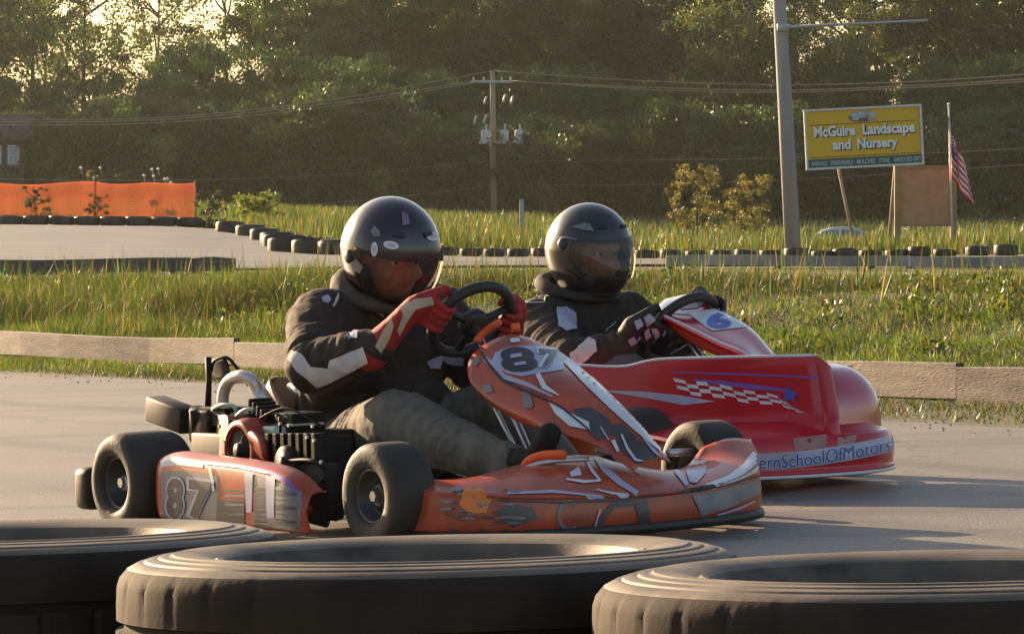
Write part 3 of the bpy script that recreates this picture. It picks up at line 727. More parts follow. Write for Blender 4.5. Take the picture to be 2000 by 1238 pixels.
wire([(997, 158, 200), (1250, 175, 196), (1530, 181, 192), (1780, 172, 188), (2000, 160, 184), (2200, 145, 180)], 'lowest wire running right from the crossarm above the billboard')
wire([(965, 314, 200), (640, 342, 193), (330, 352, 187), (0, 350, 180), (-200, 345, 172)], 'thin upper service line running left at mid height of the pole', 0.012)
wire([(965, 362, 200), (800, 382, 196), (600, 400, 190), (300, 415, 184), (-100, 418, 176)], 'thin lower service line running left behind the near helmet', 0.012)
wire([(965, 315, 200), (1250, 313, 196), (1530, 309, 192), (1800, 300, 188), (2000, 290, 184), (2200, 280, 180)], 'thin upper service line running right behind the billboard', 0.012)
wire([(965, 360, 200), (1250, 361, 196), (1530, 352, 192), (1800, 336, 188), (2000, 322, 184), (2200, 310, 180)], 'thin lower service line running right below the billboard', 0.012)

# small grey post
c0 = at(1019, 452, 96); c1 = at(1020, 402, 96)
o = MB().box((0, 0, (c1.z - c0.z) / 2), (0.11, 0.11, c1.z - c0.z + 0.3), None, 0.012).build('marker_post', M('grey_post', (0.34, 0.38, 0.38), 0.7, 0.12, 6.0), None, False); o.location = c0
tag(o, 'short plain grey post in the weeds between the two helmets', 'post')

# ---------------------------------------------------------------- billboard
YEL = M('sign_yellow', (0.70, 0.43, 0.015), 0.55, 0.06, 3.0); SGRN = M('sign_green', (0.02, 0.085, 0.075), 0.5, 0.1, 3.0)
SWHITE = M('sign_white', (0.80, 0.80, 0.78), 0.5, 0.05, 3.0); SBLK = M('sign_black', (0.02, 0.018, 0.02), 0.5, 0.1, 3.0)
SGREY = M('sign_grey', (0.36, 0.37, 0.40), 0.5, 0.3, 6.0); SBLUE = M('sign_paleblue', (0.40, 0.52, 0.60), 0.5, 0.1, 3.0)
SBROWN = M('sign_brown', (0.16, 0.09, 0.035), 0.6, 0.3, 6.0)
FRAMEW = M('sign_frame', (0.62, 0.60, 0.56), 0.6, 0.1, 5.0)
YS = 92.0
s00 = at(1577, 331, YS); s10 = at(1803, 318, YS); s01 = at(1572, 217, YS); s11 = at(1800, 205, YS)
U0 = (s10 - s00); WS = U0.length; ux = U0.normalized(); uz = (s01 - s00); HS = uz.length; uz = uz.normalized(); un = ux.cross(uz).normalized()
if un.y > 0: un = -un
SM = Matrix((( ux.x, uz.x, un.x, s00.x), (ux.y, uz.y, un.y, s00.y), (ux.z, uz.z, un.z, s00.z), (0, 0, 0, 1)))
bb = empty('billboard', SM); tag(bb, 'yellow billboard with white lettering and a green strip, standing right of the big wooden pole', 'billboard')
MB().box((WS / 2, HS / 2, -0.04), (WS - 0.02, HS - 0.02, 0.06)).build('panel', YEL, bb, False)
MB().box((WS / 2, 0.115, 0.0), (WS - 0.06, 0.20, 0.024)).build('lower_strip', SGRN, bb, False)
for (c, s_) in (((WS / 2, HS, -0.01), (WS + 0.06, 0.05, 0.1)), ((WS / 2, 0, -0.01), (WS + 0.06, 0.05, 0.1)), ((0, HS / 2, -0.011), (0.05, HS - 0.05, 0.1)), ((WS, HS / 2, -0.011), (0.05, HS - 0.05, 0.1))):
    MB().box(c, s_, None, 0.004).build('frame_rail', FRAMEW, bb, False)
MB().box((WS / 2, HS * 0.745, -0.005), (WS * 0.93, 0.016, 0.02)).build('print_line', SBROWN, bb, False)
MB().box((WS / 2, 0.255, -0.005), (WS * 0.93, 0.014, 0.02)).build('print_line', SBROWN, bb, False)
def text_mesh(s, size=1.0, extrude=0.0, bold=0.0, sx=1.0):
    cu = bpy.data.curves.new('t', 'FONT'); cu.body = s; cu.size = size; cu.offset = bold; cu.resolution_u = 3
    ob = bpy.data.objects.new('t', cu); C.objects.link(ob); bpy.context.view_layer.update()
    dg = bpy.context.evaluated_depsgraph_get()
    me = bpy.data.meshes.new_from_object(ob.evaluated_get(dg)); bpy.data.objects.remove(ob)
    V = np.array([v.co[:] for v in me.vertices]); Fc = [tuple(p.vertices) for p in me.polygons]
    return V, Fc
def put_text(parent, s, x0, x1, z0, z1, mat, depth, name='lettering', bold=0.0):
    V, Fc = text_mesh(s, 1.0, bold=bold); mn = V.min(0); mx = V.max(0)
    V2 = [(x0 + (v[0] - mn[0]) / (mx[0] - mn[0]) * (x1 - x0), z0 + (v[1] - mn[1]) / (mx[1] - mn[1]) * (z1 - z0), depth) for v in V]
    return link(name, mesh(name, V2, Fc, False), mat, parent)
for dx, dz, mt, dp, bo in ((0.020, -0.020, SBLK, 0.006, 0.07), (0, 0, SWHITE, 0.012, 0.038)):
    put_text(bb, 'McGuire', WS * 0.07 + dx, WS * 0.43 + dx, HS * 0.535 + dz, HS * 0.725 + dz, mt, dp, bold=bo)
    put_text(bb, 'Landscape', WS * 0.49 + dx, WS * 0.945 + dx, HS * 0.485 + dz, HS * 0.725 + dz, mt, dp + 0.0012, bold=bo)
    put_text(bb, 'and', WS * 0.225 + dx, WS * 0.385 + dx, HS * 0.305 + dz, HS * 0.485 + dz, mt, dp, bold=bo)
    put_text(bb, 'Nursery', WS * 0.44 + dx, WS * 0.79 + dx, HS * 0.255 + dz, HS * 0.485 + dz, mt, dp + 0.0012, bold=bo)
for s, a, b in (('ANNUALS', .035, .17), ('PERENNIALS', .205, .395), ('MULCHES', .43, .585), ('STONE', .62, .71), ('SHREDDED DIRT', .75, .985)):
    put_text(bb, s, WS * a, WS * b, 0.065, 0.165, SBLUE, 0.016, bold=0.012)
# emblem: pale boulders in an arch
for (cx, cz, rx_, rz_, mt) in ((0.49, 0.835, 0.235, 0.085, SBROWN), (0.435, 0.86, 0.085, 0.085, SGREY), (0.505, 0.895, 0.12, 0.075, SGREY), (0.575, 0.85, 0.085, 0.095, SGREY), (0.49, 0.91, 0.06, 0.035, SBLUE), (0.582, 0.87, 0.045, 0.06, SBLUE), (0.425, 0.885, 0.05, 0.04, SBLUE), (0.53, 0.86, 0.04, 0.04, SWHITE)):
    pts = [(WS * cx + rx_ * 1.25 * math.cos(a) * (1 + 0.1 * math.sin(3 * a)), HS * cz + rz_ * 1.2 * math.sin(a) * (1 + .1 * math.cos(2 * a)), 0.004 + random.uniform(0, 0.010) + (0.012 if mt is SBLUE else 0)) for a in np.linspace(0, 6.283, 19)[:-1]]
    zc = pts[0][2]; pts = [(x, z, zc) for x, z, _ in pts]
    link('emblem_stone', mesh('emblem_stone', pts, [tuple(range(len(pts)))], False), mt, bb)
SMi = SM.inverted()
for (a, b) in (((1637, 326), (1668, 470)), ((1748, 320), (1734, 470))):
    MB().tube([SMi @ at(a[0], a[1], YS + 0.12), SMi @ at(b[0], b[1] + 10, YS + 0.25)], 0.035, 8).build('support_post', POLED, bb)

# plywood panel on posts
YP = 84.0
PLY = M('plywood', (0.40, 0.235, 0.13), 0.75, 0.15, 5.0, 0.2, 40.0); LUM = M('lumber', (0.30, 0.20, 0.10), 0.8, 0.2, 6.0)
c = at(1806, 500, YP); r = empty('plywood_panel', loc=c); tag(r, 'blank plywood panel on timber posts, standing below the right end of the billboard', 'panel')
q = lambda px, py, dy=0: at(px, py, YP + dy) - c
ctr = (q(1746, 328) + q(1866, 438)) / 2; wd_ = q(1866, 328).x - q(1746, 328).x; hg_ = q(0, 328).z - q(0, 438).z
MB().box(ctr, (wd_ * 0.90, 0.03, hg_)).build('board', PLY, r, False)
for px in (1753, 1862):
    a = q(px, 324, 0.0); b = q(px, 505, 0.0); MB().box((a + b) / 2, (0.13, 0.12, a.z - b.z), None, 0.008).build('post', LUM, r, False)
MB().box(q(1808, 326, -0.03), (wd_ * 0.93, 0.05, 0.05), None, 0.005).build('top_rail', LUM, r, False)
MB().box(q(1808, 440, -0.03), (wd_ * 0.93, 0.05, 0.05), None, 0.005).build('bottom_rail', LUM, r, False)

# flag
YFL = 83.0
c = at(1857, 500, YFL); r = empty('flag', loc=c); tag(r, 'striped red and white flag hanging limp from a thin pole beside the plywood panel', 'flag')
q = lambda px, py, dy=0: at(px, py, YFL + dy) - c
MB().tube([q(1861, 500), q(1853, 206)], [0.022, 0.016], 8).build('flagpole', FRAMEW, r)
MB().lathe([(0, -0.03), (0.03, -0.02), (0.035, 0.0), (0.02, 0.03), (0, 0.04)], 10, Matrix.Translation(q(1853, 204)), False).build('finial', FRAMEW, r)
FLR = M('flag_red', (0.70, 0.025, 0.03), 0.8, 0.1); FLW = M('flag_white', (0.80, 0.77, 0.74), 0.8, 0.08); FLB = M('flag_blue', (0.05, 0.05, 0.16), 0.8, 0.1)
# limp cloth: left edge follows the pole, right edge hangs down in folds
def flagpt(u, v):
    """u 0..1 hoist to fly, v 0..1 top to bottom"""
    le = (1852 + 1.5 * v, 228 + 95 * v); 
    fx = 1857 + 34 * u; fold = 9 * math.sin(u * 13 + v * 1.5)
    px = le[0] + (52 * u) * (0.50 + 0.50 * u) * (0.65 + 0.35 * v) + 1.5 * math.sin(u * 17)
    py = le[1] + 88 * u ** 0.9 - 6 * v * u
    return q(px, py, 0.07 * math.sin(u * 14 + v * 2) - 0.03)
nu_ = 24
for k in range(13):
    v0, v1 = k / 13, (k + 1) / 13; V = []; Fc = []
    for i in range(nu_ + 1): V += [flagpt(i / nu_, v0), flagpt(i / nu_, v1)]
    for i in range(nu_): Fc.append((2 * i, 2 * i + 1, 2 * i + 3, 2 * i + 2))
    o = shell(link('stripe', mesh('stripe', V, Fc), FLR if k % 2 == 0 else FLW, r), 0.003)
V = []; Fc = []
for i in range(11):
    for j in range(8): V.append(flagpt(i / 10 * 0.4, j / 7 * 7 / 13) + Vector((0, -0.008, 0)))
for i in range(10):
    for j in range(7): Fc.append((i * 8 + j, i * 8 + j + 1, (i + 1) * 8 + j + 1, (i + 1) * 8 + j))
shell(link('canton', mesh('canton', V, Fc), FLB, r), 0.003)
sb = MB()
for i in range(5):
    for j in range(4):
        c_ = flagpt((0.06 + i * 0.08) * 0.95, (j + 0.7) / 7.5 * 0.5) + Vector((0, -0.014, 0)); s5 = 0.022
        sb.add([c_ + Vector((math.sin(a) * (s5 if k % 2 == 0 else s5 * .42), 0, math.cos(a) * (s5 if k % 2 == 0 else s5 * .42))) for k, a in enumerate(np.arange(10) * math.pi / 5)], [tuple(range(10))])
o = sb.build('stars', FLW, r, False); o['kind'] = 'stuff'

# ---------------------------------------------------------------- parked car on the road beyond
def far_car():
    Yc = 150.0; cx = at(1652, 0, Yc).x; gzv = g1(cx, Yc)
    top = at(1652, 443, Yc).z; Hh = top - gzv
    r = empty('parked_car', loc=(cx, Yc, gzv)); tag(r, 'pale blue car mostly hidden behind the weeds below the billboard', 'car')
    PA = M('car_paint', (0.42, 0.50, 0.55), 0.3, 0.05, 2.0, coat=0.6); GL = M('car_glass', (0.10, 0.13, 0.15), 0.08, 0.1, 2.0, spec=0.8); TY = RUBF
    s = Hh / 1.45
    body = [(-2.15, .35), (-2.2, .75), (-1.9, .92), (-1.1, .98), (1.1, .98), (1.95, .85), (2.2, .6), (2.15, .3)]
    V = []; Fc = []
    prof = [Vector((x * s, 0, z * s)) for x, z in body]; n = len(prof)
    for y_, sc_ in ((-0.86, 1), (-0.78, 1.0), (0.78, 1.0), (0.86, 1)): V += [Vector((p.x * (0.985 if abs(y_) > .8 else 1), y_ * s, p.z * (0.96 if abs(y_) > .8 else 1))) for p in prof]
    for k in range(3):
        for i in range(n): Fc.append((k * n + i, k * n + (i + 1) % n, (k + 1) * n + (i + 1) % n, (k + 1) * n + i))
    Fc.append(tuple(range(n - 1, -1, -1))); Fc.append(tuple(3 * n + i for i in range(n)))
    link('body', mesh('body', V, Fc), PA, r)
    cab = [(-1.75, .93), (-1.25, 1.28), (-0.7, 1.42), (0.0, 1.45), (0.55, 1.38), (1.3, .95)]
    V = []; m = len(cab); Fc = []
    for y_, zs in ((-0.74, 0.0), (-0.60, 1.0), (0.60, 1.0), (0.74, 0.0)):
        V += [Vector((x * s, (y_ if zs == 0 else y_) * s, ((z if zs else .93 + (z - .93) * .82)) * s)) for x, z in cab]
    for k in range(3):
        for i in range(m - 1): Fc.append((k * m + i, k * m + i + 1, (k + 1) * m + i + 1, (k + 1) * m + i))
    Fc.append(tuple(range(m - 1, -1, -1))); Fc.append(tuple(3 * m + i for i in range(m)))
    link('roof', mesh('roof', V, Fc), PA, r)
    for (x0, x1) in ((-1.35, -0.45), (-0.38, 0.95)):
        zt = lambda x: .93 + (np.interp(x, [c_[0] for c_ in cab], [c_[1] for c_ in cab]) - .93) * .72
        xs_ = np.linspace(x0, x1, 7)
        V = [Vector((x * s, -0.765 * s, .96 * s)) for x in xs_] + [Vector((x * s, -0.745 * s, zt(x) * s)) for x in xs_]
        link('side_window', mesh('side_window', V, [(i, i + 1, 8 + i, 7 + i) for i in range(6)]), GL, r)
    for sx in (-1.35, 1.35):
        for sy in (-0.8, 0.8):
            MB().lathe([(0.12, -0.1), (0.30, -0.1), (0.33, -0.06), (0.33, 0.06), (0.30, 0.1), (0.12, 0.1)], 20, Matrix.Translation((sx * s, sy * s, .33 * s)) @ Matrix.Rotation(math.pi / 2, 4, 'X') @ Matrix.Scale(s, 4)).build('wheel', TY, r)
far_car()

# ---------------------------------------------------------------- house seen through the wood at the left edge
def house():
    Yh = 203.0; c = at(0, 430, Yh); r = empty('house', loc=c); tag(r, 'dark brown house with a white window, half hidden by trees at the left edge', 'house')
    q = lambda px, py, dy=0: at(px, py, Yh + dy) - c
    SID = M('house_siding', (0.060, 0.055, 0.034), 0.8, 0.2, 2.0)
    x0 = q(-170, 0).x; x1 = q(46, 0).x; z0 = -2.0; z1 = q(0, 275).z
    MB().box(((x0 + x1) / 2, 2.5, (z0 + z1) / 2), (x1 - x0, 5.0, z1 - z0)).build('wall', SID, r, False)
    V = [Vector((x0 - .3, -.3, z1)), Vector((x1 + .3, -.3, z1)), Vector((x1 + .3, 2.5, z1 + 1.3)), Vector((x0 - .3, 2.5, z1 + 1.3)), Vector((x0 - .3, 5.3, z1)), Vector((x1 + .3, 5.3, z1))]
    shell(link('roof', mesh('roof', V, [(0, 1, 2, 3), (3, 2, 5, 4)], False), M('house_roof', (0.06, 0.05, 0.045), 0.9, 0.2, 3.0), r), 0.12)
    for (a, b) in ((-14, 3), (15, 38)):
        w0 = q(a, 322); w1 = q(b, 284); cx = (w0.x + w1.x) / 2; cz = (w0.z + w1.z) / 2; ww = w1.x - w0.x; hh = w1.z - w0.z
        wn = MB().box((cx, -0.03, cz), (ww, 0.06, hh), None, 0.01).build('window', M('window_white', (0.6, 0.62, 0.66), 0.6, 0.05), r, False)
        for sz in (-1, 1):
            MB().box((cx, -0.07, cz + sz * hh * 0.235), (ww * 0.78, 0.02, hh * 0.40)).build('pane', M('window_pane', (0.35, 0.40, 0.46), 0.1, 0.1, 2.0, spec=0.8), wn, False)
house()
# ---------------------------------------------------------------- foreground tyres, stacked in twos
RUBN = M('tyre_rubber_near', (0.078, 0.062, 0.048), 0.62, 0.35, 9.0, 0.03, 160.0, spec=0.35, dust=(0.20, 0.15, 0.105), dust_amt=0.8, dust_scale=9.0)
RUBT = M('tyre_tread', (0.026, 0.018, 0.012), 0.85, 0.3, 14.0, 0.05, 150.0, spec=0.2, dust=(0.070, 0.047, 0.031), dust_amt=0.5, dust_scale=10.0)
def big_tyre_mesh(seed, R=0.325, ri=0.20, H=0.225):
    rs = random.Random(seed); h2 = H / 2; n = 288
    # (radius, z rel. to middle, part): sidewall rings, then tread, then underside
    up = [(ri, 0.70), (ri + 0.006, 0.84), (ri + 0.014, 0.93), (ri + 0.020, 0.95), (ri + 0.024, 0.935), (ri + 0.034, 0.965), (ri + 0.050, 0.995), (ri + 0.066, 1.0), (R - 0.056, 0.99), (R - 0.054, 0.982), (R - 0.051, 0.982), (R - 0.049, 0.986), (R - 0.044, 0.978),
          (R - 0.042, 0.963), (R - 0.039, 0.963), (R - 0.036, 0.968), (R - 0.029, 0.95), (R - 0.027, 0.932), (R - 0.024, 0.932), (R - 0.021, 0.93), (R - 0.010, 0.88), (R - 0.002, 0.80),
          (R + 0.001, 0.72), (R + 0.002, 0.55), (R + 0.002, 0.42), (R - 0.006, 0.40), (R - 0.006, 0.34), (R + 0.003, 0.32), (R + 0.003, 0.06), (R - 0.006, 0.04)]
    prof = [(r, z) for r, z in up] + [(r, -z) for r, z in reversed(up)]
    inner = [(ri + 0.012, -0.66), (R - 0.035, -0.74), (R - 0.018, -0.4), (R - 0.016, 0.4), (R - 0.035, 0.74), (ri + 0.012, 0.66)]
    prof += inner; m = len(prof); V = []; Fc = []
    for k in range(n):
        a = 2 * math.pi * k / n; dent = 1 + 0.002 * math.sin(a * 2 + seed) + 0.0015 * math.sin(a * 3 + 2 * seed)
        grv = (k % 8) == 7
        for (r, z) in prof:
            rr = r * dent; zz = z
            if r > R - 0.012 and abs(z) > 0.45 and abs(z) < 0.86 and grv and r < R + 0.01: rr -= 0.002
            if r > R - 0.012 and abs(z) <= 0.33 and ((k + 3) % 8) == 7: rr -= 0.004
            V.append((rr * math.cos(a), rr * math.sin(a), h2 + zz * h2))
    for k in range(n):
        k2 = (k + 1) % n
        for i in range(m): Fc.append((k * m + i, k2 * m + i, k2 * m + (i + 1) % m, k * m + (i + 1) % m))
    me = mesh('tyre', V, Fc); me.materials.append(RUBN); me.materials.append(RUBT)
    for p in me.polygons:
        c = p.center
        if math.hypot(c.x, c.y) > R - 0.014: p.material_index = 1
    me.set_sharp_from_angle(angle=math.radians(28)); return me
def big_tyre(px, Y, ztop, label, seed, R=0.325, H=0.225, lower=True):
    X = (px - 1000) * Y / F; base = g1(X, Y) + 0.004
    me = big_tyre_mesh(seed, R, R * 0.62, H)
    o = bpy.data.objects.new('tyre', me); C.objects.link(o); o.location = (X, Y, ztop - H)
    o.rotation_euler = (-0.030, -0.022, 0); tag(o, label, 'tyre', 'stacked tyres in the foreground')
    hl = ztop - H - base
    me2 = big_tyre_mesh(seed + 5, R, R * 0.62, hl - 0.004)
    o = bpy.data.objects.new('tyre', me2); C.objects.link(o); o.location = (X + 0.004, Y, base); o.rotation_euler = (0, 0.0, seed + 1)
    tag(o, label.replace('top', 'bottom').replace('nearest camera', 'below frame'), 'tyre', 'stacked tyres in the foreground')
big_tyre(850, 4.26, 0.484, 'large worn tyre on top of the middle foreground stack', 1)
big_tyre(7, 4.72, 0.466, 'large worn tyre on top of the left foreground stack', 2)
big_tyre(1842, 3.86, 0.500, 'large worn tyre on top of the right foreground stack', 3)
# ---------------------------------------------------------------- tools for karts and drivers
class Frame:
    """a thing's own space: origin on the ground, x forward, y left, z up"""
    def __init__(s, ox, oy, theta):
        s.M = Matrix.Translation((ox, oy, g1(ox, oy) + 0.004)) @ Matrix.Rotation(-0.03, 4, 'Y') @ Matrix.Rotation(-math.radians(theta), 4, 'Z')
        s.I = s.M.inverted(); s.O = s.I @ Vector((0, 0, CAMZ))
    def d(s, px, py): return (s.I.to_3x3() @ ray(px, py))
    def p(s, px, py, x=None, y=None, z=None, pl=None):
        d = s.d(px, py); o = s.O
        if y is not None: t = (y - o.y) / d.y
        elif x is not None: t = (x - o.x) / d.x
        elif z is not None: t = (z - o.z) / d.z
        else:
            (x0, y0), (x1, y1) = pl; nx, ny = (y1 - y0), -(x1 - x0)
            t = (nx * (x0 - o.x) + ny * (y0 - o.y)) / (nx * d.x + ny * d.y)
        return o + d * t
    def px(s, v):
        w_ = s.M @ Vector(v); return (1000 + F * w_.x / w_.y, HOR - F * (w_.z - CAMZ) / w_.y)
class Target:
    """surfaces (own-space meshes) that prints are laid on"""
    def __init__(s, fr): s.fr = fr; s.V = []; s.F = []; s.b = None
    def add(s, V, Fc):
        n = len(s.V); s.V += [Vector(v) for v in V]; s.F += [tuple(i + n for i in f) for f in Fc]; s.b = None
    def add_obj(s, o): s.add([v.co.copy() for v in o.data.vertices], [tuple(p.vertices) for p in o.data.polygons])
    def cast(s, px, py):
        if s.b is None: s.b = BVHTree.FromPolygons(s.V, s.F)
        d = s.fr.d(px, py).normalized(); h = s.b.ray_cast(s.fr.O, d)
        if h[0] is None: return None
        n = h[1]
        if n.dot(d) > 0: n = -n
        return h[0], n
def lay(tg, V2, tris, mat, name, parent, off=0.004, maxedge=9.0, jump=0.06):
    """lay a flat print (photo-space outline) on the surfaces of tg; returns a mesh object of thin print"""
    P = [tuple(v) for v in V2]; T = list(tris); 
    for _ in range(5):
        cache = {}; T2 = []; split = False
        def mid(a, b):
            k = (min(a, b), max(a, b))
            if k not in cache: P.append(((P[a][0] + P[b][0]) / 2, (P[a][1] + P[b][1]) / 2)); cache[k] = len(P) - 1
            return cache[k]
        el = lambda a, b: math.hypot(P[a][0] - P[b][0], P[a][1] - P[b][1])
        for (a, b, c) in T:
            la, lb, lc = el(a, b), el(b, c), el(c, a); m = max(la, lb, lc)
            if m <= maxedge: T2.append((a, b, c)); continue
            split = True
            # 1-to-4 keeps neighbours matched because every long edge is split at its middle
            sa, sb_, sc = la > maxedge, lb > maxedge, lc > maxedge
            if sa and sb_ and sc:
                ab, bc, ca = mid(a, b), mid(b, c), mid(c, a); T2 += [(a, ab, ca), (ab, b, bc), (ca, bc, c), (ab, bc, ca)]
            elif sa and sb_: ab, bc = mid(a, b), mid(b, c); T2 += [(ab, b, bc), (a, ab, bc), (a, bc, c)]
            elif sb_ and sc: bc, ca = mid(b, c), mid(c, a); T2 += [(bc, c, ca), (b, bc, ca), (a, b, ca)]
            elif sa and sc: ab, ca = mid(a, b), mid(c, a); T2 += [(a, ab, ca), (ab, b, c), (ab, c, ca)]
            elif sa: ab = mid(a, b); T2 += [(a, ab, c), (ab, b, c)]
            elif sb_: bc = mid(b, c); T2 += [(a, b, bc), (a, bc, c)]
            else: ca = mid(c, a); T2 += [(a, b, ca), (ca, b, c)]
        T = T2
        if not split: break
    H = [tg.cast(*p) for p in P]; idx = {}; V = []; Fc = []
    for t in T:
        if any(H[i] is None for i in t): continue
        q = [H[i][0] for i in t]
        if max((q[0] - q[1]).length, (q[1] - q[2]).length, (q[2] - q[0]).length) > jump: continue
        f = []
        for i in t:
            if i not in idx: idx[i] = len(V); V.append(H[i][0] + H[i][1] * off)
            f.append(idx[i])
        Fc.append(tuple(f))
    if not Fc: return None
    if name not in ('lettering', 'number'):            # a print is one piece: keep its largest connected patch
        par = list(range(len(V)))
        def find(i):
            while par[i] != i: par[i] = par[par[i]]; i = par[i]
            return i
        for f in Fc:
            for i in f[1:]: par[find(i)] = find(f[0])
        cnt = {}
        for f in Fc: cnt[find(f[0])] = cnt.get(find(f[0]), 0) + 1
        top = max(cnt, key=cnt.get); Fc = [f for f in Fc if find(f[0]) == top]
        used = sorted({i for f in Fc for i in f}); mp = {i: k for k, i in enumerate(used)}
        V = [V[i] for i in used]; Fc = [tuple(mp[i] for i in f) for f in Fc]
    return link(name, mesh(name, V, Fc), mat, parent)
def poly(tg, pts, mat, name, parent, off=0.004, jump=0.06):
    tr = tessellate_polygon([[Vector((x, y, 0)) for x, y in pts]])
    return lay(tg, pts, tr, mat, name, parent, off, jump=jump)
def strip(tg, pts, wd, mat, name, parent, off=0.004, jump=0.06):
    """a stripe of width wd (photo px, may taper) along a polyline"""
    pts = [Vector((x, y)) for x, y in pts]; n = len(pts)
    ws = wd if isinstance(wd, (list, tuple)) else [wd] * n
    L = []; R = []
    for i in range(n):
        t = (pts[min(n - 1, i + 1)] - pts[max(0, i - 1)]).normalized(); nn = Vector((-t.y, t.x)) * ws[i] * 0.5
        L.append(pts[i] + nn); R.append(pts[i] - nn)
    V = [tuple(v) for v in L] + [tuple(v) for v in R]; T = []
    for i in range(n - 1): T += [(i, i + 1, n + i + 1), (i, n + i + 1, n + i)]
    return lay(tg, V, T, mat, name, parent, off, jump=jump)
def words(tg, s, fmap, mat, name, parent, off=0.006, bold=0.0, jump=0.06):
    V, Fc = text_mesh(s, 1.0, bold=bold); mn = V.min(0); mx = V.max(0)
    P = [fmap((v[0] - mn[0]) / (mx[0] - mn[0]), (v[1] - mn[1]) / (mx[1] - mn[1])) for v in V]
    T = []
    for f in Fc:
        for i in range(1, len(f) - 1): T.append((f[0], f[i], f[i + 1]))
    return lay(tg, P, T, mat, name, parent, off, jump=jump)
def bil(a, b, c, d):
    """(u,v) -> photo point, corners bottom-left, bottom-right, top-right, top-left"""
    def f(u, v):
        x = (a[0] * (1 - u) + b[0] * u) * (1 - v) + (d[0] * (1 - u) + c[0] * u) * v
        y = (a[1] * (1 - u) + b[1] * u) * (1 - v) + (d[1] * (1 - u) + c[1] * u) * v
        return (x, y)
    return f

def capsule(p0, r0, p1, r1, n=16, m=5):
    p0 = Vector(p0); p1 = Vector(p1); t = (p1 - p0); L = t.length
    t = t.normalized() if L > 1e-6 else Vector((0, 0, 1))
    u = t.orthogonal().normalized(); v = t.cross(u); rings = []
    for i in range(m + 1):
        a = -math.pi / 2 + (math.pi / 2) * i / m; rings.append((p0 + t * math.sin(a) * r0, max(1e-4, math.cos(a) * r0)))
    for i in range(m + 1):
        a = (math.pi / 2) * i / m; rings.append((p1 + t * math.sin(a) * r1, max(1e-4, math.cos(a) * r1)))
    V = []; Fc = []
    for c, r in rings:
        for k in range(n):
            an = 2 * math.pi * k / n; V.append(c + (u * math.cos(an) + v * math.sin(an)) * r)
    for i in range(len(rings) - 1):
        for k in range(n): Fc.append((i * n + k, i * n + (k + 1) % n, (i + 1) * n + (k + 1) % n, (i + 1) * n + k))
    Fc.append(tuple(range(n - 1, -1, -1))); Fc.append(tuple((len(rings) - 1) * n + k for k in range(n)))
    return V, Fc
def ellip(c, r, R=None, n=20, m=12):
    V = []; Fc = []; c = Vector(c)
    for i in range(m + 1):
        a = -math.pi / 2 + math.pi * i / m
        for k in range(n):
            an = 2 * math.pi * k / n; v = Vector((max(1e-4, math.cos(a)) * math.cos(an) * r[0], max(1e-4, math.cos(a)) * math.sin(an) * r[1], math.sin(a) * r[2]))
            V.append(c + (R @ v if R else v))
    for i in range(m):
        for k in range(n): Fc.append((i * n + k, i * n + (k + 1) % n, (i + 1) * n + (k + 1) % n, (i + 1) * n + k))
    Fc.append(tuple(range(n - 1, -1, -1))); Fc.append(tuple(m * n + k for k in range(n)))
    return V, Fc
def fuse(name, mb, voxel, mat, parent, smooth_it=4, factor=0.5):
    """melt overlapping closed shapes into one continuous skin"""
    tmp = bpy.data.objects.new('tmp', mesh('tmp', mb.V, mb.F)); C.objects.link(tmp)
    r = tmp.modifiers.new('r', 'REMESH'); r.mode = 'VOXEL'; r.voxel_size = voxel; r.use_smooth_shade = True
    s = tmp.modifiers.new('s', 'SMOOTH'); s.iterations = smooth_it; s.factor = factor
    bpy.context.view_layer.update(); dg = bpy.context.evaluated_depsgraph_get()
    me = bpy.data.meshes.new_from_object(tmp.evaluated_get(dg)); me.name = name
    bpy.data.objects.remove(tmp)
    me.polygons.foreach_set('use_smooth', [True] * len(me.polygons))
    return link(name, me, mat, parent)
def paint_bones(o, bones):
    """bones: (p0, r0, p1, r1, colour) -> per-vertex colour 'tint' of the nearest limb (cloth, skin, shoe)"""
    me = o.data; n = len(me.vertices); co = np.empty(n * 3, np.float32); me.vertices.foreach_get('co', co); co = co.reshape(-1, 3)
    best = np.full(n, 1e9); col = np.zeros((n, 3))
    for (p0, r0, p1, r1, c) in bones:
        a = np.array(p0); b = np.array(p1); ab = b - a; t = np.clip(((co - a) @ ab) / max(1e-9, ab @ ab), 0, 1)
        dist = np.linalg.norm(co - (a + t[:, None] * ab), axis=1) - (r0 + (r1 - r0) * t)
        k = dist < best; best[k] = dist[k]; col[k] = c
    ca = me.color_attributes.new('tint', 'FLOAT_COLOR', 'POINT')
    ca.data.foreach_set('color', np.hstack([col, np.ones((n, 1))]).astype(np.float32).ravel())

# shared kart materials
KBLK = M('kart_black', (0.018, 0.016, 0.016), 0.5, 0.3, 20.0, dust=(0.07, 0.055, 0.04), dust_amt=0.3)
KSTEEL = M('kart_steel', (0.55, 0.54, 0.52), 0.32, 0.15, 20.0, metal=0.9)
KALU = M('kart_aluminium', (0.62, 0.60, 0.57), 0.38, 0.12, 25.0, metal=0.7)
KSLICK = M('slick_rubber', (0.026, 0.021, 0.017), 0.70, 0.25, 12.0, 0.15, 120.0, dust=(0.075, 0.058, 0.040), dust_amt=0.4, dust_scale=9.0)
KRIM = M('kart_rim', (0.05, 0.045, 0.04), 0.4, 0.2, 15.0, metal=0.4)
ORG = M('orange_plastic', (0.50, 0.066, 0.020), 0.32, 0.2, 12.0, coat=0.25, dust=(0.15, 0.055, 0.035), dust_amt=0.6, dust_scale=16.0)
ORGT = M('orange_foam', (0.90, 0.12, 0.02), 0.6, 0.06, 8.0)
PWHT = M('print_white', (0.68, 0.67, 0.70), 0.35, 0.10, 12.0, coat=0.25)
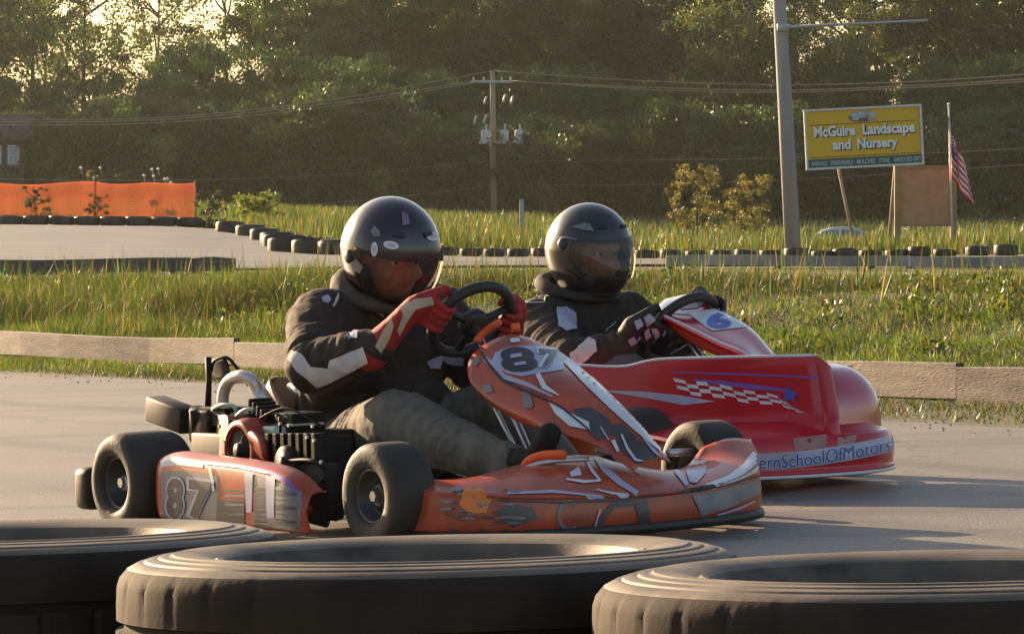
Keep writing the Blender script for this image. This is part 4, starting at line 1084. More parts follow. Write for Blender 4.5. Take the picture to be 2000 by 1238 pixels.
PLAV = M('print_lavender', (0.42, 0.40, 0.52), 0.35, 0.15, 12.0, coat=0.25)
PBLK = M('print_black', (0.022, 0.02, 0.026), 0.4, 0.2, 12.0, coat=0.2)
PGRY = M('print_grey', (0.20, 0.19, 0.20), 0.4, 0.25, 16.0, coat=0.2)
PDRK = M('print_dark', (0.075, 0.06, 0.06), 0.4, 0.3, 16.0, coat=0.2)
PORG = M('print_orange', (0.80, 0.20, 0.02), 0.35, 0.1, 10.0, coat=0.25)
PBLU = M('print_blue', (0.05, 0.08, 0.42), 0.35, 0.1, 10.0, coat=0.25)
PPUR = M('print_purple', (0.20, 0.08, 0.40), 0.35, 0.1, 10.0, coat=0.25)
REDG = M('red_gelcoat', (0.50, 0.010, 0.020), 0.18, 0.10, 5.0, coat=1.0, spec=0.7)
REDG.node_tree.nodes['Principled BSDF'].inputs['Coat IOR'].default_value = 1.9
REDG.node_tree.nodes['Principled BSDF'].inputs['Coat Roughness'].default_value = 0.14
REDP = M('red_gelcoat_side', (0.54, 0.010, 0.022), 0.24, 0.14, 5.0, coat=0.35, spec=0.4)
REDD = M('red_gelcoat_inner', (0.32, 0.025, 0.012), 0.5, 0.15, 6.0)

def kart_wheel(parent, x, y, R, W, steer=0.0, side=-1):
    """lying axle along y; rim part with its tyre as sub-part"""
    M4 = Matrix.Translation((x, y, R)) @ Matrix.Rotation(steer, 4, 'Z') @ Matrix.Rotation(math.pi / 2, 4, 'X')
    rr = R * 0.50; w2 = W / 2
    rim = MB().lathe([(0.018, -w2 * 0.55), (rr * 0.45, -w2 * 0.5), (rr * 0.55, -w2 * 0.25), (rr * 0.86, -w2 * 0.25), (rr * 0.92, -w2 * 0.75), (rr * 1.04, -w2 * 0.84), (rr * 1.04, -w2 * 0.78), (rr * 0.97, -w2 * 0.6),
                      (rr * 0.97, w2 * 0.6), (rr * 1.04, w2 * 0.78), (rr * 1.04, w2 * 0.84), (rr * 0.92, w2 * 0.75), (rr * 0.86, w2 * 0.25), (rr * 0.55, w2 * 0.25), (rr * 0.45, w2 * 0.5), (0.018, w2 * 0.55)], 28, M4).build('wheel', KRIM, parent)
    prof = [(rr * 1.0, -w2 * 0.80), (rr * 1.12, -w2 * 0.93), (rr * 1.35, -w2 * 1.0), (R * 0.83, -w2 * 0.99), (R * 0.93, -w2 * 0.90), (R * 0.985, -w2 * 0.74), (R, -w2 * 0.5), (R * 1.003, 0),
            (R, w2 * 0.5), (R * 0.985, w2 * 0.74), (R * 0.93, w2 * 0.90), (R * 0.83, w2 * 0.99), (rr * 1.35, w2 * 1.0), (rr * 1.12, w2 * 0.93), (rr * 1.0, w2 * 0.80), (rr * 1.1, 0)]
    MB().lathe(prof, 48, M4).build('tyre', KSLICK, rim)
    nut = Matrix.Translation((x, y, R)) @ Matrix.Rotation(steer, 4, 'Z') @ Matrix.Rotation(math.pi / 2, 4, 'X')
    MB().lathe([(0, -w2 * 0.75), (0.014, -w2 * 0.75), (0.016, -w2 * 0.6), (0.016, w2 * 0.6), (0.014, w2 * 0.75), (0, w2 * 0.75)], 6, nut, False).build('hub', KSTEEL, rim, False)
    return rim
def steering_wheel(parent, c, axis, R, rim_r=0.015, mat=None):
    """c centre, axis pointing to the driver; returns rim, and the basis (side, up)"""
    axis = Vector(axis).normalized(); side = Vector((0, 1, 0)); up = axis.cross(side).normalized()
    if up.z < 0: up = -up
    c = Vector(c)
    ring = [c + (side * math.cos(a) + up * math.sin(a)) * R for a in np.linspace(0, 2 * math.pi, 41)[:-1]]
    sw = MB().tube(ring, rim_r, 10, closed=True).build('steering_wheel', mat or KBLK, parent)
    sp = MB()
    for a in (math.radians(20), math.radians(160), math.radians(270)):
        e = c + (side * math.cos(a) + up * math.sin(a)) * (R - 0.004); sp.tube([c - axis * 0.015, (c + e) / 2 - axis * 0.01, e], [0.014, 0.011, 0.009], 8)
    sp.lathe([(0, -0.03), (0.035, -0.03), (0.042, -0.015), (0.04, 0.0), (0, 0.004)], 18, Matrix.Translation(c) @ axis.to_track_quat('Z', 'Y').to_matrix().to_4x4(), False)
    sp.build('spoke_hub', KBLK, sw)
    return c, side, up, axis
# ---------------------------------------------------------------- orange kart, number 87
K1 = Frame(-0.495, 11.327, 55.0)
kart1 = empty('go_kart', K1.M)
tag(kart1, 'orange racing kart number 87 with black and white graphics, nearest the camera', 'go-kart')
P1 = K1.p
ENGR = M('engine_red', (0.34, 0.035, 0.012), 0.45, 0.25, 18.0, dust=(0.10, 0.05, 0.03), dust_amt=0.5)
ENGB = M('engine_black', (0.013, 0.009, 0.007), 0.6, 0.3, 18.0, spec=0.3, dust=(0.026, 0.016, 0.010), dust_amt=0.4)
# chassis
b = MB()
for s in (-1, 1):
    b.tube(catmull([(-0.15, s * 0.30, 0.07), (0.3, s * 0.31, 0.06), (0.75, s * 0.28, 0.06), (1.08, s * 0.36, 0.07), (1.22, s * 0.20, 0.07)], 5), 0.015, 8)
for x in (-0.12, 0.35, 0.8, 1.2): b.tube([(x, -0.31 if x < 1 else -0.2, 0.065), (x, 0.31 if x < 1 else 0.2, 0.065)], 0.014, 8)
b.build('chassis', KBLK, kart1)
MB().box((0.85, 0, 0.048), (0.75, 0.52, 0.006)).build('floor_tray', KALU, kart1, False)
MB().tube([(0, -0.66, 0.132), (0, 0.66, 0.132)], 0.02, 12).build('rear_axle', KSTEEL, kart1)
for s in (-1, 1):
    MB().tube([(1.06, s * 0.36, 0.1), (1.05, s * 0.50, 0.13)], [0.018, 0.012], 8).build('stub_axle', KSTEEL, kart1)
for (x, y, R, W) in ((0, -0.595, 0.134, 0.20), (0, 0.595, 0.134, 0.20), (1.05, -0.50, 0.132, 0.13), (1.05, 0.50, 0.132, 0.13)):
    kart_wheel(kart1, x, y, R, W)
# rear bumper
rb = MB()
rb.tube(catmull([(-0.16, -0.28, 0.10), (-0.27, -0.32, 0.11), (-0.29, 0, 0.11), (-0.27, 0.32, 0.11), (-0.16, 0.28, 0.10)], 5), 0.014, 8)
rb.build('rear_bumper_bar', KBLK, kart1)
c = (P1(148, 920, x=-0.30) + P1(148, 1010, x=-0.30)) / 2
for yy in (c.y + 0.10, -c.y - 0.10): MB().box((-0.275, yy, 0.105), (0.085, 0.20, 0.115), None, 0.02).build('rear_bumper_end', ENGB, kart1)
# seat
rows = []
for (x, z, hw, wing) in ((0.50, 0.115, 0.15, 0.02), (0.36, 0.06, 0.17, 0.06), (0.20, 0.055, 0.19, 0.12), (0.09, 0.13, 0.20, 0.15), (0.03, 0.25, 0.205, 0.10), (-0.01, 0.34, 0.19, 0.05), (-0.03, 0.385, 0.14, 0.01)):
    rows.append([Vector((x + wing * 0.5 * (1 if z > .1 else 0.3), -hw - 0.01, z + wing * 0.9)), Vector((x, -hw, z + wing * 0.35)), Vector((x - 0.005, -hw * 0.5, z)), Vector((x - 0.008, 0, z - 0.004)),
                 Vector((x - 0.005, hw * 0.5, z)), Vector((x, hw, z + wing * 0.35)), Vector((x + wing * 0.5 * (1 if z > .1 else 0.3), hw + 0.01, z + wing * 0.9))])
SEATM = M('seat_fibreglass', (0.26, 0.15, 0.07), 0.4, 0.25, 14.0, coat=0.3)
shell(link('seat', mesh('seat', *patch(rows, 5, 5)), SEATM, kart1), 0.006)

T1 = Target(K1)          # bodywork that carries prints
# nose
plan = [(1.13, -0.50), (1.27, -0.44), (1.385, -0.28), (1.44, 0.0), (1.415, 0.25), (1.335, 0.44), (1.20, 0.53)]
ins = [(-0.04, 0.10), (-0.13, 0.12), (-0.20, 0.14), (-0.22, 0.0), (-0.20, -0.10), (-0.16, -0.12), (-0.05, -0.12)]
zt = [0.150, 0.142, 0.130, 0.122, 0.128, 0.162, 0.215]; zi = [0.16, 0.165, 0.20, 0.205, 0.160, 0.150, 0.200]
rows = []
for (x, y), (ix, iy), a, bz in zip(plan, ins, zt, zi):
    n = Vector((x - 0.95, y * 1.1, 0)).normalized()
    rows.append([Vector((x, y, 0.028)) - n * 0.05, Vector((x, y, 0.030)) - n * 0.012, Vector((x, y, 0.06)) + n * 0.004, Vector((x, y, a - 0.012)), Vector((x, y, a)) - n * 0.008,
                 Vector((x + ix * 0.5, y + iy * 0.5, (a + bz) / 2 + 0.012)), Vector((x + ix, y + iy, bz))])
V, Fc = patch(rows, 8, 5); T1.add(V, Fc)
nose1 = shell(link('nose', mesh('nose', V, Fc), ORG, kart1), 0.004)
# lower front bumper lip
MB().tube(catmull([Vector((x, y, 0.035)) for x, y in plan], 6), 0.014, 8).build('front_bumper', KBLK, kart1)
# steering fairing with the number panel
fair = [
 [P1(962, 792, y=-0.120), P1(917, 742, y=-0.140), P1(926, 690, y=-0.105), P1(1000, 654, y=0.0), P1(1088, 684, y=0.125)],
 [P1(1020, 826, y=-0.115), P1(966, 778, y=-0.130), P1(1012, 730, y=-0.080), P1(1062, 704, y=0.01), P1(1118, 706, y=0.125)],
 [P1(1096, 846, y=-0.100), P1(1088, 824, y=-0.090), P1(1112, 778, y=-0.035), P1(1150, 752, y=0.045), P1(1182, 760, y=0.125)],
 [P1(1176, 876, y=-0.050), P1(1164, 856, y=-0.045), P1(1188, 822, y=0.010), P1(1224, 810, y=0.075), P1(1248, 828, y=0.135)],
 [P1(1248, 928, y=0.010), P1(1240, 918, y=0.010), P1(1262, 902, y=0.050), P1(1290, 896, y=0.105), P1(1310, 904, y=0.145)]]
V, Fc = patch(fair, 7, 6); T1.add(V, Fc)
fair1 = shell(link('steering_fairing', mesh('steering_fairing', V, Fc), ORG, kart1), 0.004)
# side pods
def sidepod(sgn):
    top = [(312, 897), (345, 891), (400, 899), (470, 907), (530, 919), (568, 938), (588, 968)]
    rows = []
    for i, (px, py) in enumerate(top):
        q = P1(px, py, y=-0.64); zz = q.z; x = q.x; dz = zz
        cols = [Vector((x, -0.590, zz + 0.008)), Vector((x, -0.612, zz + 0.010)), Vector((x, -0.638, zz - 0.002)), Vector((x, -0.65, zz - 0.03)), Vector((x, -0.652, 0.09)), Vector((x, -0.64, 0.045)), Vector((x, -0.60, 0.035))]
        if i == 6: cols = [Vector((v.x + 0.0, v.y + 0.015, v.z)) for v in cols]
        rows.append([Vector((v.x, v.y * -sgn, v.z)) for v in cols])
    # closing ends
    e0 = [Vector((v.x - 0.012, v.y * 0.9, v.z * 0.98)) for v in rows[0]]; e1 = [Vector((v.x + 0.006, v.y * 0.985, v.z * 0.99)) for v in rows[-1]]
    V, Fc = patch([e0] + rows + [e1], 5, 5)
    if sgn < 0: T1.add(V, Fc)
    return shell(link('side_pod', mesh('side_pod', V, Fc), ORG, kart1), 0.004)
sidepod(-1); sidepod(1)
# steering column, rods, hoops
swc = P1(920, 624, y=0.0)
ax1 = Vector((-0.76, 0, 0.65))
SW1 = steering_wheel(kart1, swc, ax1, 0.114)
MB().tube([swc - ax1.normalized() * 0.01, (1.0, 0.0, 0.14), (1.03, 0, 0.10)], 0.011, 10).build('steering_column', KSTEEL, kart1)
MB().tube([P1(956, 772, y=-0.09), P1(964, 792, y=-0.085)], 0.011, 8).build('column_clamp', KALU, kart1)
MB().tube([P1(966, 794, y=-0.085), P1(1016, 896, y=-0.06)], 0.0065, 8).build('support_rod', KALU, kart1)
MB().tube(catmull([P1(938, 954, y=-0.30), P1(1005, 925, y=-0.22), P1(1060, 903, y=-0.16), P1(1150, 896, y=-0.06)], 6), 0.0065, 8).build('tie_rod', KALU, kart1)
MB().tube(catmull([P1(1104, 887, y=-0.12), P1(1062, 889, y=-0.15), P1(1034, 899, y=-0.17), P1(1022, 918, y=-0.18), P1(1028, 942, y=-0.18), P1(1048, 954, y=-0.17)], 6), 0.0115, 10).build('foam_hoop', ORGT, kart1)
MB().tube([P1(1306, 884, x=1.10), P1(1362, 882, x=1.06)], 0.010, 8).build('tie_rod', KALU, kart1)
MB().tube(catmull([P1(930, 668, y=-0.02), P1(945, 650, y=0.0), P1(976, 628, y=0.02)], 4), [0.010] * 9, 8).build('brake_line_guard', ORGT, kart1)
MB().tube([P1(1008, 648, y=0.03), P1(1006, 632, y=0.03)], 0.012, 8).build('fairing_clip', ORGT, kart1)
# pedals
for s in (-1, 1): MB().tube([(1.08, s * 0.14, 0.06), (1.12, s * 0.14, 0.2), (1.12, s * 0.09, 0.21)], 0.008, 8).build('pedal', KALU, kart1)

# engine on the right of the seat
EY = -0.42
def e(px, py, y=EY): return P1(px, py, y=y)
def ebox(px0, py0, px1, py1, dy, y=EY, rot=0.0, bev=0.008):
    a = e(px0, py1, y); c2 = e(px1, py0, y); ctr = (a + c2) / 2
    return MB().box(ctr, (abs(c2.x - a.x), dy, abs(c2.z - a.z)), Matrix.Rotation(rot, 3, 'Y') if rot else None, bev)
MINT = M('engine_mint', (0.38, 0.50, 0.44), 0.4, 0.15, 18.0, metal=0.3)
ebox(424, 852, 640, 930, 0.16, EY + 0.03).build('engine_block', ENGB, kart1)
ebox(520, 840, 655, 905, 0.14, EY + 0.10).build('clutch_cover', ENGB, kart1)
ebox(545, 818, 600, 845, 0.12, EY + 0.06).build('carburettor', ENGB, kart1)
# blower housing: red shroud around a round dark screen
c0 = e(474, 880, EY - 0.06)
MB().lathe([(0.0, 0.0), (0.058, 0.0), (0.060, 0.012), (0.064, 0.016), (0.080, 0.012), (0.086, -0.01), (0.086, -0.07), (0.0, -0.07)], 36, Matrix.Translation(c0) @ Matrix.Rotation(math.pi / 2, 4, 'X'), False).build('blower_housing', ENGR, kart1)
MB().lathe([(0.0, 0.018), (0.02, 0.018), (0.022, 0.008), (0.055, 0.008), (0.057, 0.002), (0.0, 0.002)], 32, Matrix.Translation(c0) @ Matrix.Rotation(math.pi / 2, 4, 'X'), False).build('fan_screen', ENGB, kart1)
rr_ = [[e(424, 812, -0.44), e(446, 812, -0.48), e(452, 850, -0.49)], [e(424, 850, -0.44), e(436, 850, -0.48), e(446, 868, -0.49)], [e(424, 905, -0.44), e(432, 900, -0.48), e(436, 892, -0.49)]]
shell(link('shroud', mesh('shroud', *patch(rr_, 4, 4)), ENGR, kart1), 0.006)
rr_ = [[e(462, 826, -0.47), e(490, 838, -0.485), e(505, 845, -0.47)], [e(480, 846, -0.49), e(510, 862, -0.50), e(528, 868, -0.47)], [e(500, 880, -0.49), e(518, 890, -0.50), e(530, 895, -0.47)], [e(510, 908, -0.47), e(522, 912, -0.48), e(534, 915, -0.45)]]
shell(link('shroud', mesh('shroud', *patch(rr_, 4, 4)), ENGR, kart1), 0.006)
# cylinder with fins
for k in range(6):
    ebox(420 + k, 795 + k * 6, 470, 798 + k * 6, 0.10, EY + 0.02, 0, 0.001).build('cooling_fin', ENGB, kart1, False)
MB().tube(catmull([e(416, 799, -0.45), e(432, 791, -0.46), e(455, 793, -0.45), e(464, 806, -0.44)], 5), 0.006, 8).build('fuel_hose', MINT, kart1)
MB().tube(catmull([e(462, 812, -0.46), e(478, 800, -0.46), e(496, 799, -0.45)], 5), 0.005, 8).build('fuel_hose', MINT, kart1)
ebox(505, 832, 552, 853, 0.05, EY - 0.01).build('intake_box', MINT, kart1)
ebox(465, 806, 505, 838, 0.06, EY + 0.0).build('cylinder_head', ENGB, kart1)
for k in range(5):
    a = e(506 + k * 8, 790 + k * 7, -0.40); 
    MB().box(a + Vector((0, 0, -0.02)), (0.010, 0.07, 0.075), Matrix.Rotation(0.15, 3, 'Y'), 0.002).build('cooling_fin', ENGB, kart1, False)
MB().tube([e(500, 762, -0.37), e(555, 822, -0.36)], [0.016, 0.010], 8).build('engine_strut', KALU, kart1)
MB().tube([e(498, 750, -0.37), e(520, 790, -0.37)], [0.020, 0.025], 12).build('exhaust_collector', KALU, kart1)
# polished header pipe looping over the engine
MB().tube(catmull([e(435, 800, -0.40), e(437, 765, -0.40), e(450, 742, -0.40), (e(470, 734, -0.40)), e(492, 742, -0.39), e(503, 765, -0.38), e(510, 792, -0.38)], 7), 0.0165, 16).build('exhaust_pipe', M('chrome_pipe', (0.62, 0.54, 0.50), 0.34, 0.2, 14.0, metal=0.5), kart1)
MB().tube(catmull([e(434, 800, -0.40), e(415, 806, -0.42), e(385, 818, -0.44)], 5), 0.018, 12).build('exhaust_pipe', ENGB, kart1)
# silencer: tilted black canister behind the engine
s0 = e(370, 822, -0.44); s1 = e(304, 797, -0.44); ax = (s1 - s0).normalized()
sl_ = MB().box((0, 0, 0), (0.064, 0.070, (s1 - s0).length + 0.01), None, 0.008); Ms_ = Matrix.Translation((s0 + s1) / 2) @ ax.to_track_quat('Z', 'Y').to_matrix().to_4x4(); sl_.V = [Ms_ @ v for v in sl_.V]
sl_.build('silencer', ENGB, kart1)
MB().tube([e(385, 845, -0.44), e(388, 800, -0.45)], [0.02, 0.026], 10).build('exhaust_bracket', ENGB, kart1)
ebox(386, 800, 424, 862, 0.06, -0.43).build('exhaust_flange', ENGB, kart1)
MB().tube([e(404, 860, -0.43), e(393, 900, -0.43)], 0.007, 6).build('bracket_leg', ENGB, kart1)
MB().tube([e(404, 862, -0.43), e(414, 900, -0.43)], 0.007, 6).build('bracket_leg', ENGB, kart1)
MB().tube([e(406, 800, -0.40), e(408, 745, -0.40), e(407, 697, -0.40)], [0.010, 0.008, 0.009], 8).build('throttle_post', ENGB, kart1)
MB().tube(catmull([e(412, 725, -0.38), e(418, 706, -0.38), e(440, 698, -0.37), e(456, 710, -0.36), e(486, 752, -0.35), e(530, 800, -0.34)], 6), 0.005, 6).build('throttle_cable', ENGB, kart1)
# thin guard plate the cable runs round
rr_ = [[e(410, 718, -0.37), e(414, 728, -0.37), e(424, 740, -0.37)], [e(420, 704, -0.37), e(432, 722, -0.37), e(440, 738, -0.37)], [e(440, 699, -0.365), e(446, 712, -0.365), e(448, 728, -0.365)]]
shell(link('chain_guard', mesh('chain_guard', *patch(rr_, 4, 4)), ENGB, kart1), 0.004)
MB().tube([P1(566, 755, y=-0.16), P1(592, 772, y=-0.17)], [0.012, 0.010], 8).build('seat_bolt', KALU, kart1)
MB().tube([P1(606, 838, y=-0.30), P1(616, 858, y=-0.30)], [0.010, 0.012], 8).build('fuel_fitting', MINT, kart1)
for (px, py) in ((633, 990), (658, 982)):
    q = P1(px, py, y=-0.42); MB().lathe([(0, -0.012), (0.012, -0.012), (0.015, 0), (0.012, 0.012), (0, 0.012)], 12, Matrix.Translation(q) @ Matrix.Rotation(math.pi / 2, 4, 'X'), False).build('frame_clamp', KALU, kart1)

# clutter around the engine: cables, chain guard, bolts, brackets
rs = random.Random(9)
for k in range(9):
    a = e(rs.uniform(430, 560), rs.uniform(800, 870), rs.uniform(-0.46, -0.36)); c3 = e(rs.uniform(540, 640), rs.uniform(830, 920), rs.uniform(-0.44, -0.34)); m3_ = (a + c3) / 2 + Vector((0, 0, rs.uniform(-0.03, 0.05)))
    MB().tube(catmull([a, m3_, c3], 6), rs.uniform(0.003, 0.006), 6).build('cable', rs.choice([ENGB, ENGB, ENGR, KALU]), kart1)
for k in range(14):
    q = e(rs.uniform(430, 640), rs.uniform(820, 930), -0.505 if k % 2 else -0.47); MB().lathe([(0, 0.006), (0.005, 0.006), (0.0055, 0), (0, 0)], 6, Matrix.Translation(q) @ Matrix.Rotation(math.pi / 2, 4, 'X'), False).build('bolt_head', KSTEEL, kart1, False)
ebox(585, 905, 655, 1010, 0.05, -0.46).build('engine_mount', ENGB, kart1)
c0 = e(556, 905, -0.50)
MB().lathe([(0, 0.012), (0.018, 0.012), (0.022, 0.004), (0.040, 0.006), (0.046, 0.0), (0.048, -0.02), (0.048, -0.05), (0, -0.05)], 30, Matrix.Translation(c0) @ Matrix.Rotation(math.pi / 2, 4, 'X'), False).build('clutch_drum', ENGB, kart1)
for k in range(7):
    ebox(528 + k * 15, 846, 533 + k * 15, 900, 0.03, EY - 0.055, 0, 0.0015).build('cooling_fin', ENGB, kart1, False)
for k in range(5):
    ebox(548, 806 + k * 5, 602, 808 + k * 5, 0.10, EY + 0.05, 0, 0.001).build('cooling_fin', KSTEEL if k == 4 else ENGB, kart1, False)
MB().tube(catmull([e(548, 900, -0.50), e(610, 900, -0.50), e(636, 925, -0.48), e(610, 950, -0.50), e(550, 948, -0.52)], 6), 0.006, 6).build('drive_chain', ENGB, kart1)
MB().tube([e(560, 1000, -0.50), e(640, 1020, -0.44)], 0.014, 8).build('side_bar', KBLK, kart1)
MB().tube(catmull([e(540, 930, -0.52), e(590, 985, -0.50), e(660, 1010, -0.42)], 5), 0.012, 8).build('side_bar', ENGR, kart1)


# ---- prints on the bodywork
# number panel
poly(T1, [(958, 712), (968, 690), (990, 680), (1046, 676), (1092, 684), (1104, 700), (1098, 724), (1060, 730), (1020, 736), (990, 730)], PLAV, 'number_panel', kart1, 0.0035)
words(T1, '8', bil((984, 731), (1056, 726), (1038, 680), (973, 682)), PBLK, 'number', kart1, 0.0065, bold=0.09)
words(T1, '7', bil((1050, 726), (1098, 716), (1094, 684), (1046, 680)), PWHT, 'number', kart1, 0.0065, bold=0.09)
words(T1, '7', bil((1056, 723), (1092, 715), (1090, 688), (1050, 685)), PDRK, 'number', kart1, 0.008, bold=0.03)
for q4 in ([(997, 697), (1018, 694), (1020, 701), (999, 704)], [(1005, 713), (1027, 710), (1028, 716), (1007, 719)]): poly(T1, q4, PLAV, 'number_counter', kart1, 0.008)
strip(T1, [(948, 702), (966, 718), (986, 737), (1030, 752), (1080, 776)], [10, 12, 9, 8, 3], PLAV, 'stripe', kart1, 0.005)
strip(T1, [(940, 690), (958, 716), (984, 744), (1020, 762), (1060, 778), (1100, 800), (1150, 842)], [4, 5, 6, 5, 4, 4, 3], PBLK, 'stripe', kart1, 0.0075)
strip(T1, [(1050, 732), (1064, 758), (1092, 774)], [9, 10, 2], PWHT, 'stripe', kart1, 0.005)
strip(T1, [(1108, 700), (1150, 738), (1200, 786), (1250, 836), (1300, 886)], [26, 34, 34, 26, 12], PWHT, 'stripe', kart1, 0.005)
poly(T1, [(1072, 785), (1100, 802), (1150, 826), (1152, 842), (1112, 834), (1084, 808)], PWHT, 'flank_panel', kart1, 0.005)
poly(T1, [(1022, 762), (1036, 768), (1044, 792), (1040, 800), (1024, 797)], PGRY, 'flank_panel', kart1, 0.005)
poly(T1, [(1120, 800), (1152, 796), (1190, 820), (1196, 850), (1168, 862), (1140, 836)], PDRK, 'dark_panel', kart1, 0.0035)
poly(T1, [(1190, 830), (1214, 828), (1270, 880), (1290, 902), (1250, 912), (1212, 880)], PDRK, 'dark_panel', kart1, 0.0035)
strip(T1, [(1212, 850), (1224, 878), (1240, 900), (1256, 904)], [3, 5, 5, 3], PWHT, 'stripe', kart1, 0.0065)
strip(T1, [(1196, 862), (1206, 884)], [8, 6], PWHT, 'stripe', kart1, 0.0065)
strip(T1, [(1172, 836), (1188, 862)], [3, 3], PLAV, 'stripe', kart1, 0.0065)
strip(T1, [(1254, 858), (1276, 884), (1296, 902)], [3, 6, 3], PLAV, 'stripe', kart1, 0.0065)
poly(T1, [(996, 664), (1012, 662), (1016, 670), (998, 672)], PWHT, 'sponsor_mark', kart1, 0.005)
poly(T1, [(922, 708), (932, 696), (940, 708), (930, 718)], PGRY, 'sponsor_mark', kart1, 0.005)
poly(T1, [(944, 754), (960, 750), (966, 766), (948, 768)], PGRY, 'sponsor_mark', kart1, 0.005)
# nose prints
strip(T1, [(1164, 894), (1182, 920), (1210, 944), (1244, 966)], [12, 14, 12, 9], PLAV, 'stripe', kart1, 0.005)
strip(T1, [(1106, 938), (1140, 943), (1172, 941)], [4, 6, 4], PWHT, 'stripe', kart1, 0.005)
strip(T1, [(1142, 898), (1156, 922), (1172, 941)], [5, 6, 4], PWHT, 'stripe', kart1, 0.005)
poly(T1, [(1112, 926), (1130, 914), (1136, 930), (1116, 934)], PWHT, 'sponsor_mark', kart1, 0.005)
strip(T1, [(1164, 958), (1196, 966), (1226, 968)], [2, 4, 3], PWHT, 'stripe', kart1, 0.005)
strip(T1, [(990, 966), (1080, 962), (1180, 972)], [4, 6, 3], PLAV, 'stripe', kart1, 0.005)
strip(T1, [(1308, 900), (1324, 926), (1342, 950)], [9, 10, 8], PLAV, 'stripe', kart1, 0.005)
poly(T1, [(1334, 906), (1382, 900), (1378, 926), (1360, 946), (1346, 944)], PLAV, 'sponsor_panel', kart1, 0.005)
poly(T1, [(1376, 948), (1420, 932), (1452, 908), (1470, 884), (1484, 888), (1484, 918), (1440, 938), (1390, 956)], PWHT, 'corner_glare', kart1, 0.004)  # sun glare on the far corner, painted in white
strip(T1, [(970, 978), (1100, 981), (1220, 976), (1330, 962), (1420, 946), (1490, 926)], [3, 4, 5, 5, 4, 3], PBLK, 'seam_stripe', kart1, 0.0065)
ang = np.linspace(1.0, 5.3, 12)
strip(T1, [(1112 + 22 * math.cos(a), 1006 + 26 * math.sin(a)) for a in ang], 8, PGRY, 'ring_mark', kart1, 0.005)
strip(T1, [(1236, 982), (1196, 986), (1176, 1012), (1162, 1032)], [10, 12, 10, 8], PDRK, 'sponsor_mark', kart1, 0.006)
strip(T1, [(1170, 994), (1160, 1026)], [4, 3], PLAV, 'sponsor_mark', kart1, 0.0075)
poly(T1, [(1236, 980), (1262, 976), (1270, 1026), (1250, 1030)], PDRK, 'dark_panel', kart1, 0.005)
poly(T1, [(1350, 968), (1400, 958), (1480, 936), (1486, 960), (1420, 992), (1368, 1006)], PGRY, 'dark_panel', kart1, 0.005)
strip(T1, [(1398, 1004), (1440, 992), (1470, 978)], [3, 5, 3], PLAV, 'stripe', kart1, 0.007)
rs = random.Random(4)
for k in range(44):
    x = rs.uniform(866, 1010); y = rs.uniform(956, 1034); s = rs.uniform(2.5, 8)
    pts = [(x + s * rs.uniform(1.2, 2.6) * math.cos(a), y + s * rs.uniform(.25, .6) * math.sin(a)) for a in np.linspace(0, 6.283, 7)[:-1]]
    poly(T1, pts, rs.choice([PGRY, PDRK, PDRK, PGRY, PDRK]), 'speckle_print', kart1, 0.004 + k * 0.00012)
poly(T1, [(906, 960), (936, 958), (962, 972), (950, 1000), (918, 1004), (898, 984)], PORG, 'flame_print', kart1, 0.0078)
poly(T1, [(960, 1000), (1000, 984), (1040, 990), (1050, 1012), (1000, 1030)], PDRK, 'speckle_print', kart1, 0.003)
# side pod prints
poly(T1, [(316, 920), (370, 918), (428, 930), (426, 1030), (318, 1026)], PGRY, 'number_backing', kart1, 0.0025)
poly(T1, [(314, 900), (345, 893), (400, 902), (398, 914), (350, 908), (318, 912)], PLAV, 'stripe', kart1, 0.0035)  # pale patch paints the sunlit look of the pod's top
strip(T1, [(400, 904), (470, 912), (530, 924), (566, 942), (580, 962)], [5, 6, 7, 8, 6], PPUR, 'stripe', kart1, 0.0045)
strip(T1, [(412, 912), (418, 938), (420, 958)], [5, 5, 4], PWHT, 'stripe', kart1, 0.0055)
words(T1, '8', bil((324, 1014), (364, 1014), (366, 930), (326, 927)), PLAV, 'number', kart1, 0.0052, bold=0.10)
words(T1, '8', bil((328, 1010), (360, 1010), (362, 935), (330, 932)), PBLK, 'number', kart1, 0.0068, bold=0.045)
words(T1, '7', bil((366, 1016), (418, 1016), (424, 936), (368, 930)), PLAV, 'number', kart1, 0.0052, bold=0.10)
words(T1, '7', bil((372, 1011), (412, 1011), (418, 942), (373, 936)), PBLK, 'number', kart1, 0.0068, bold=0.05)
poly(T1, [(480, 922), (497, 924), (494, 1000), (484, 1000)], PLAV, 'bar_print', kart1, 0.005)
poly(T1, [(522, 928), (540, 934), (538, 1010), (524, 1010)], PLAV, 'bar_print', kart1, 0.005)
for k, y in enumerate(range(956, 1030, 9)):
    poly(T1, [(440 + (k * 7) % 20, y), (480, y), (480, y + 4), (442, y + 4)], [PDRK, PGRY][k % 2], 'bar_print', kart1, 0.0045)
    poly(T1, [(499, y - 4), (521, y - 3), (521, y), (499, y)], PDRK, 'bar_print', kart1, 0.0045)
    poly(T1, [(541, y - 6), (580, y - 2), (582, y + 3), (541, y + 1)], [PGRY, PDRK, PGRY][k % 3], 'bar_print', kart1, 0.0045)
poly(T1, [(426, 975), (478, 980), (480, 1030), (424, 1024)], PDRK, 'dark_panel', kart1, 0.0035)
poly(T1, [(497, 925), (590, 960), (588, 1040), (497, 1030)], PGRY, 'dark_panel', kart1, 0.003)
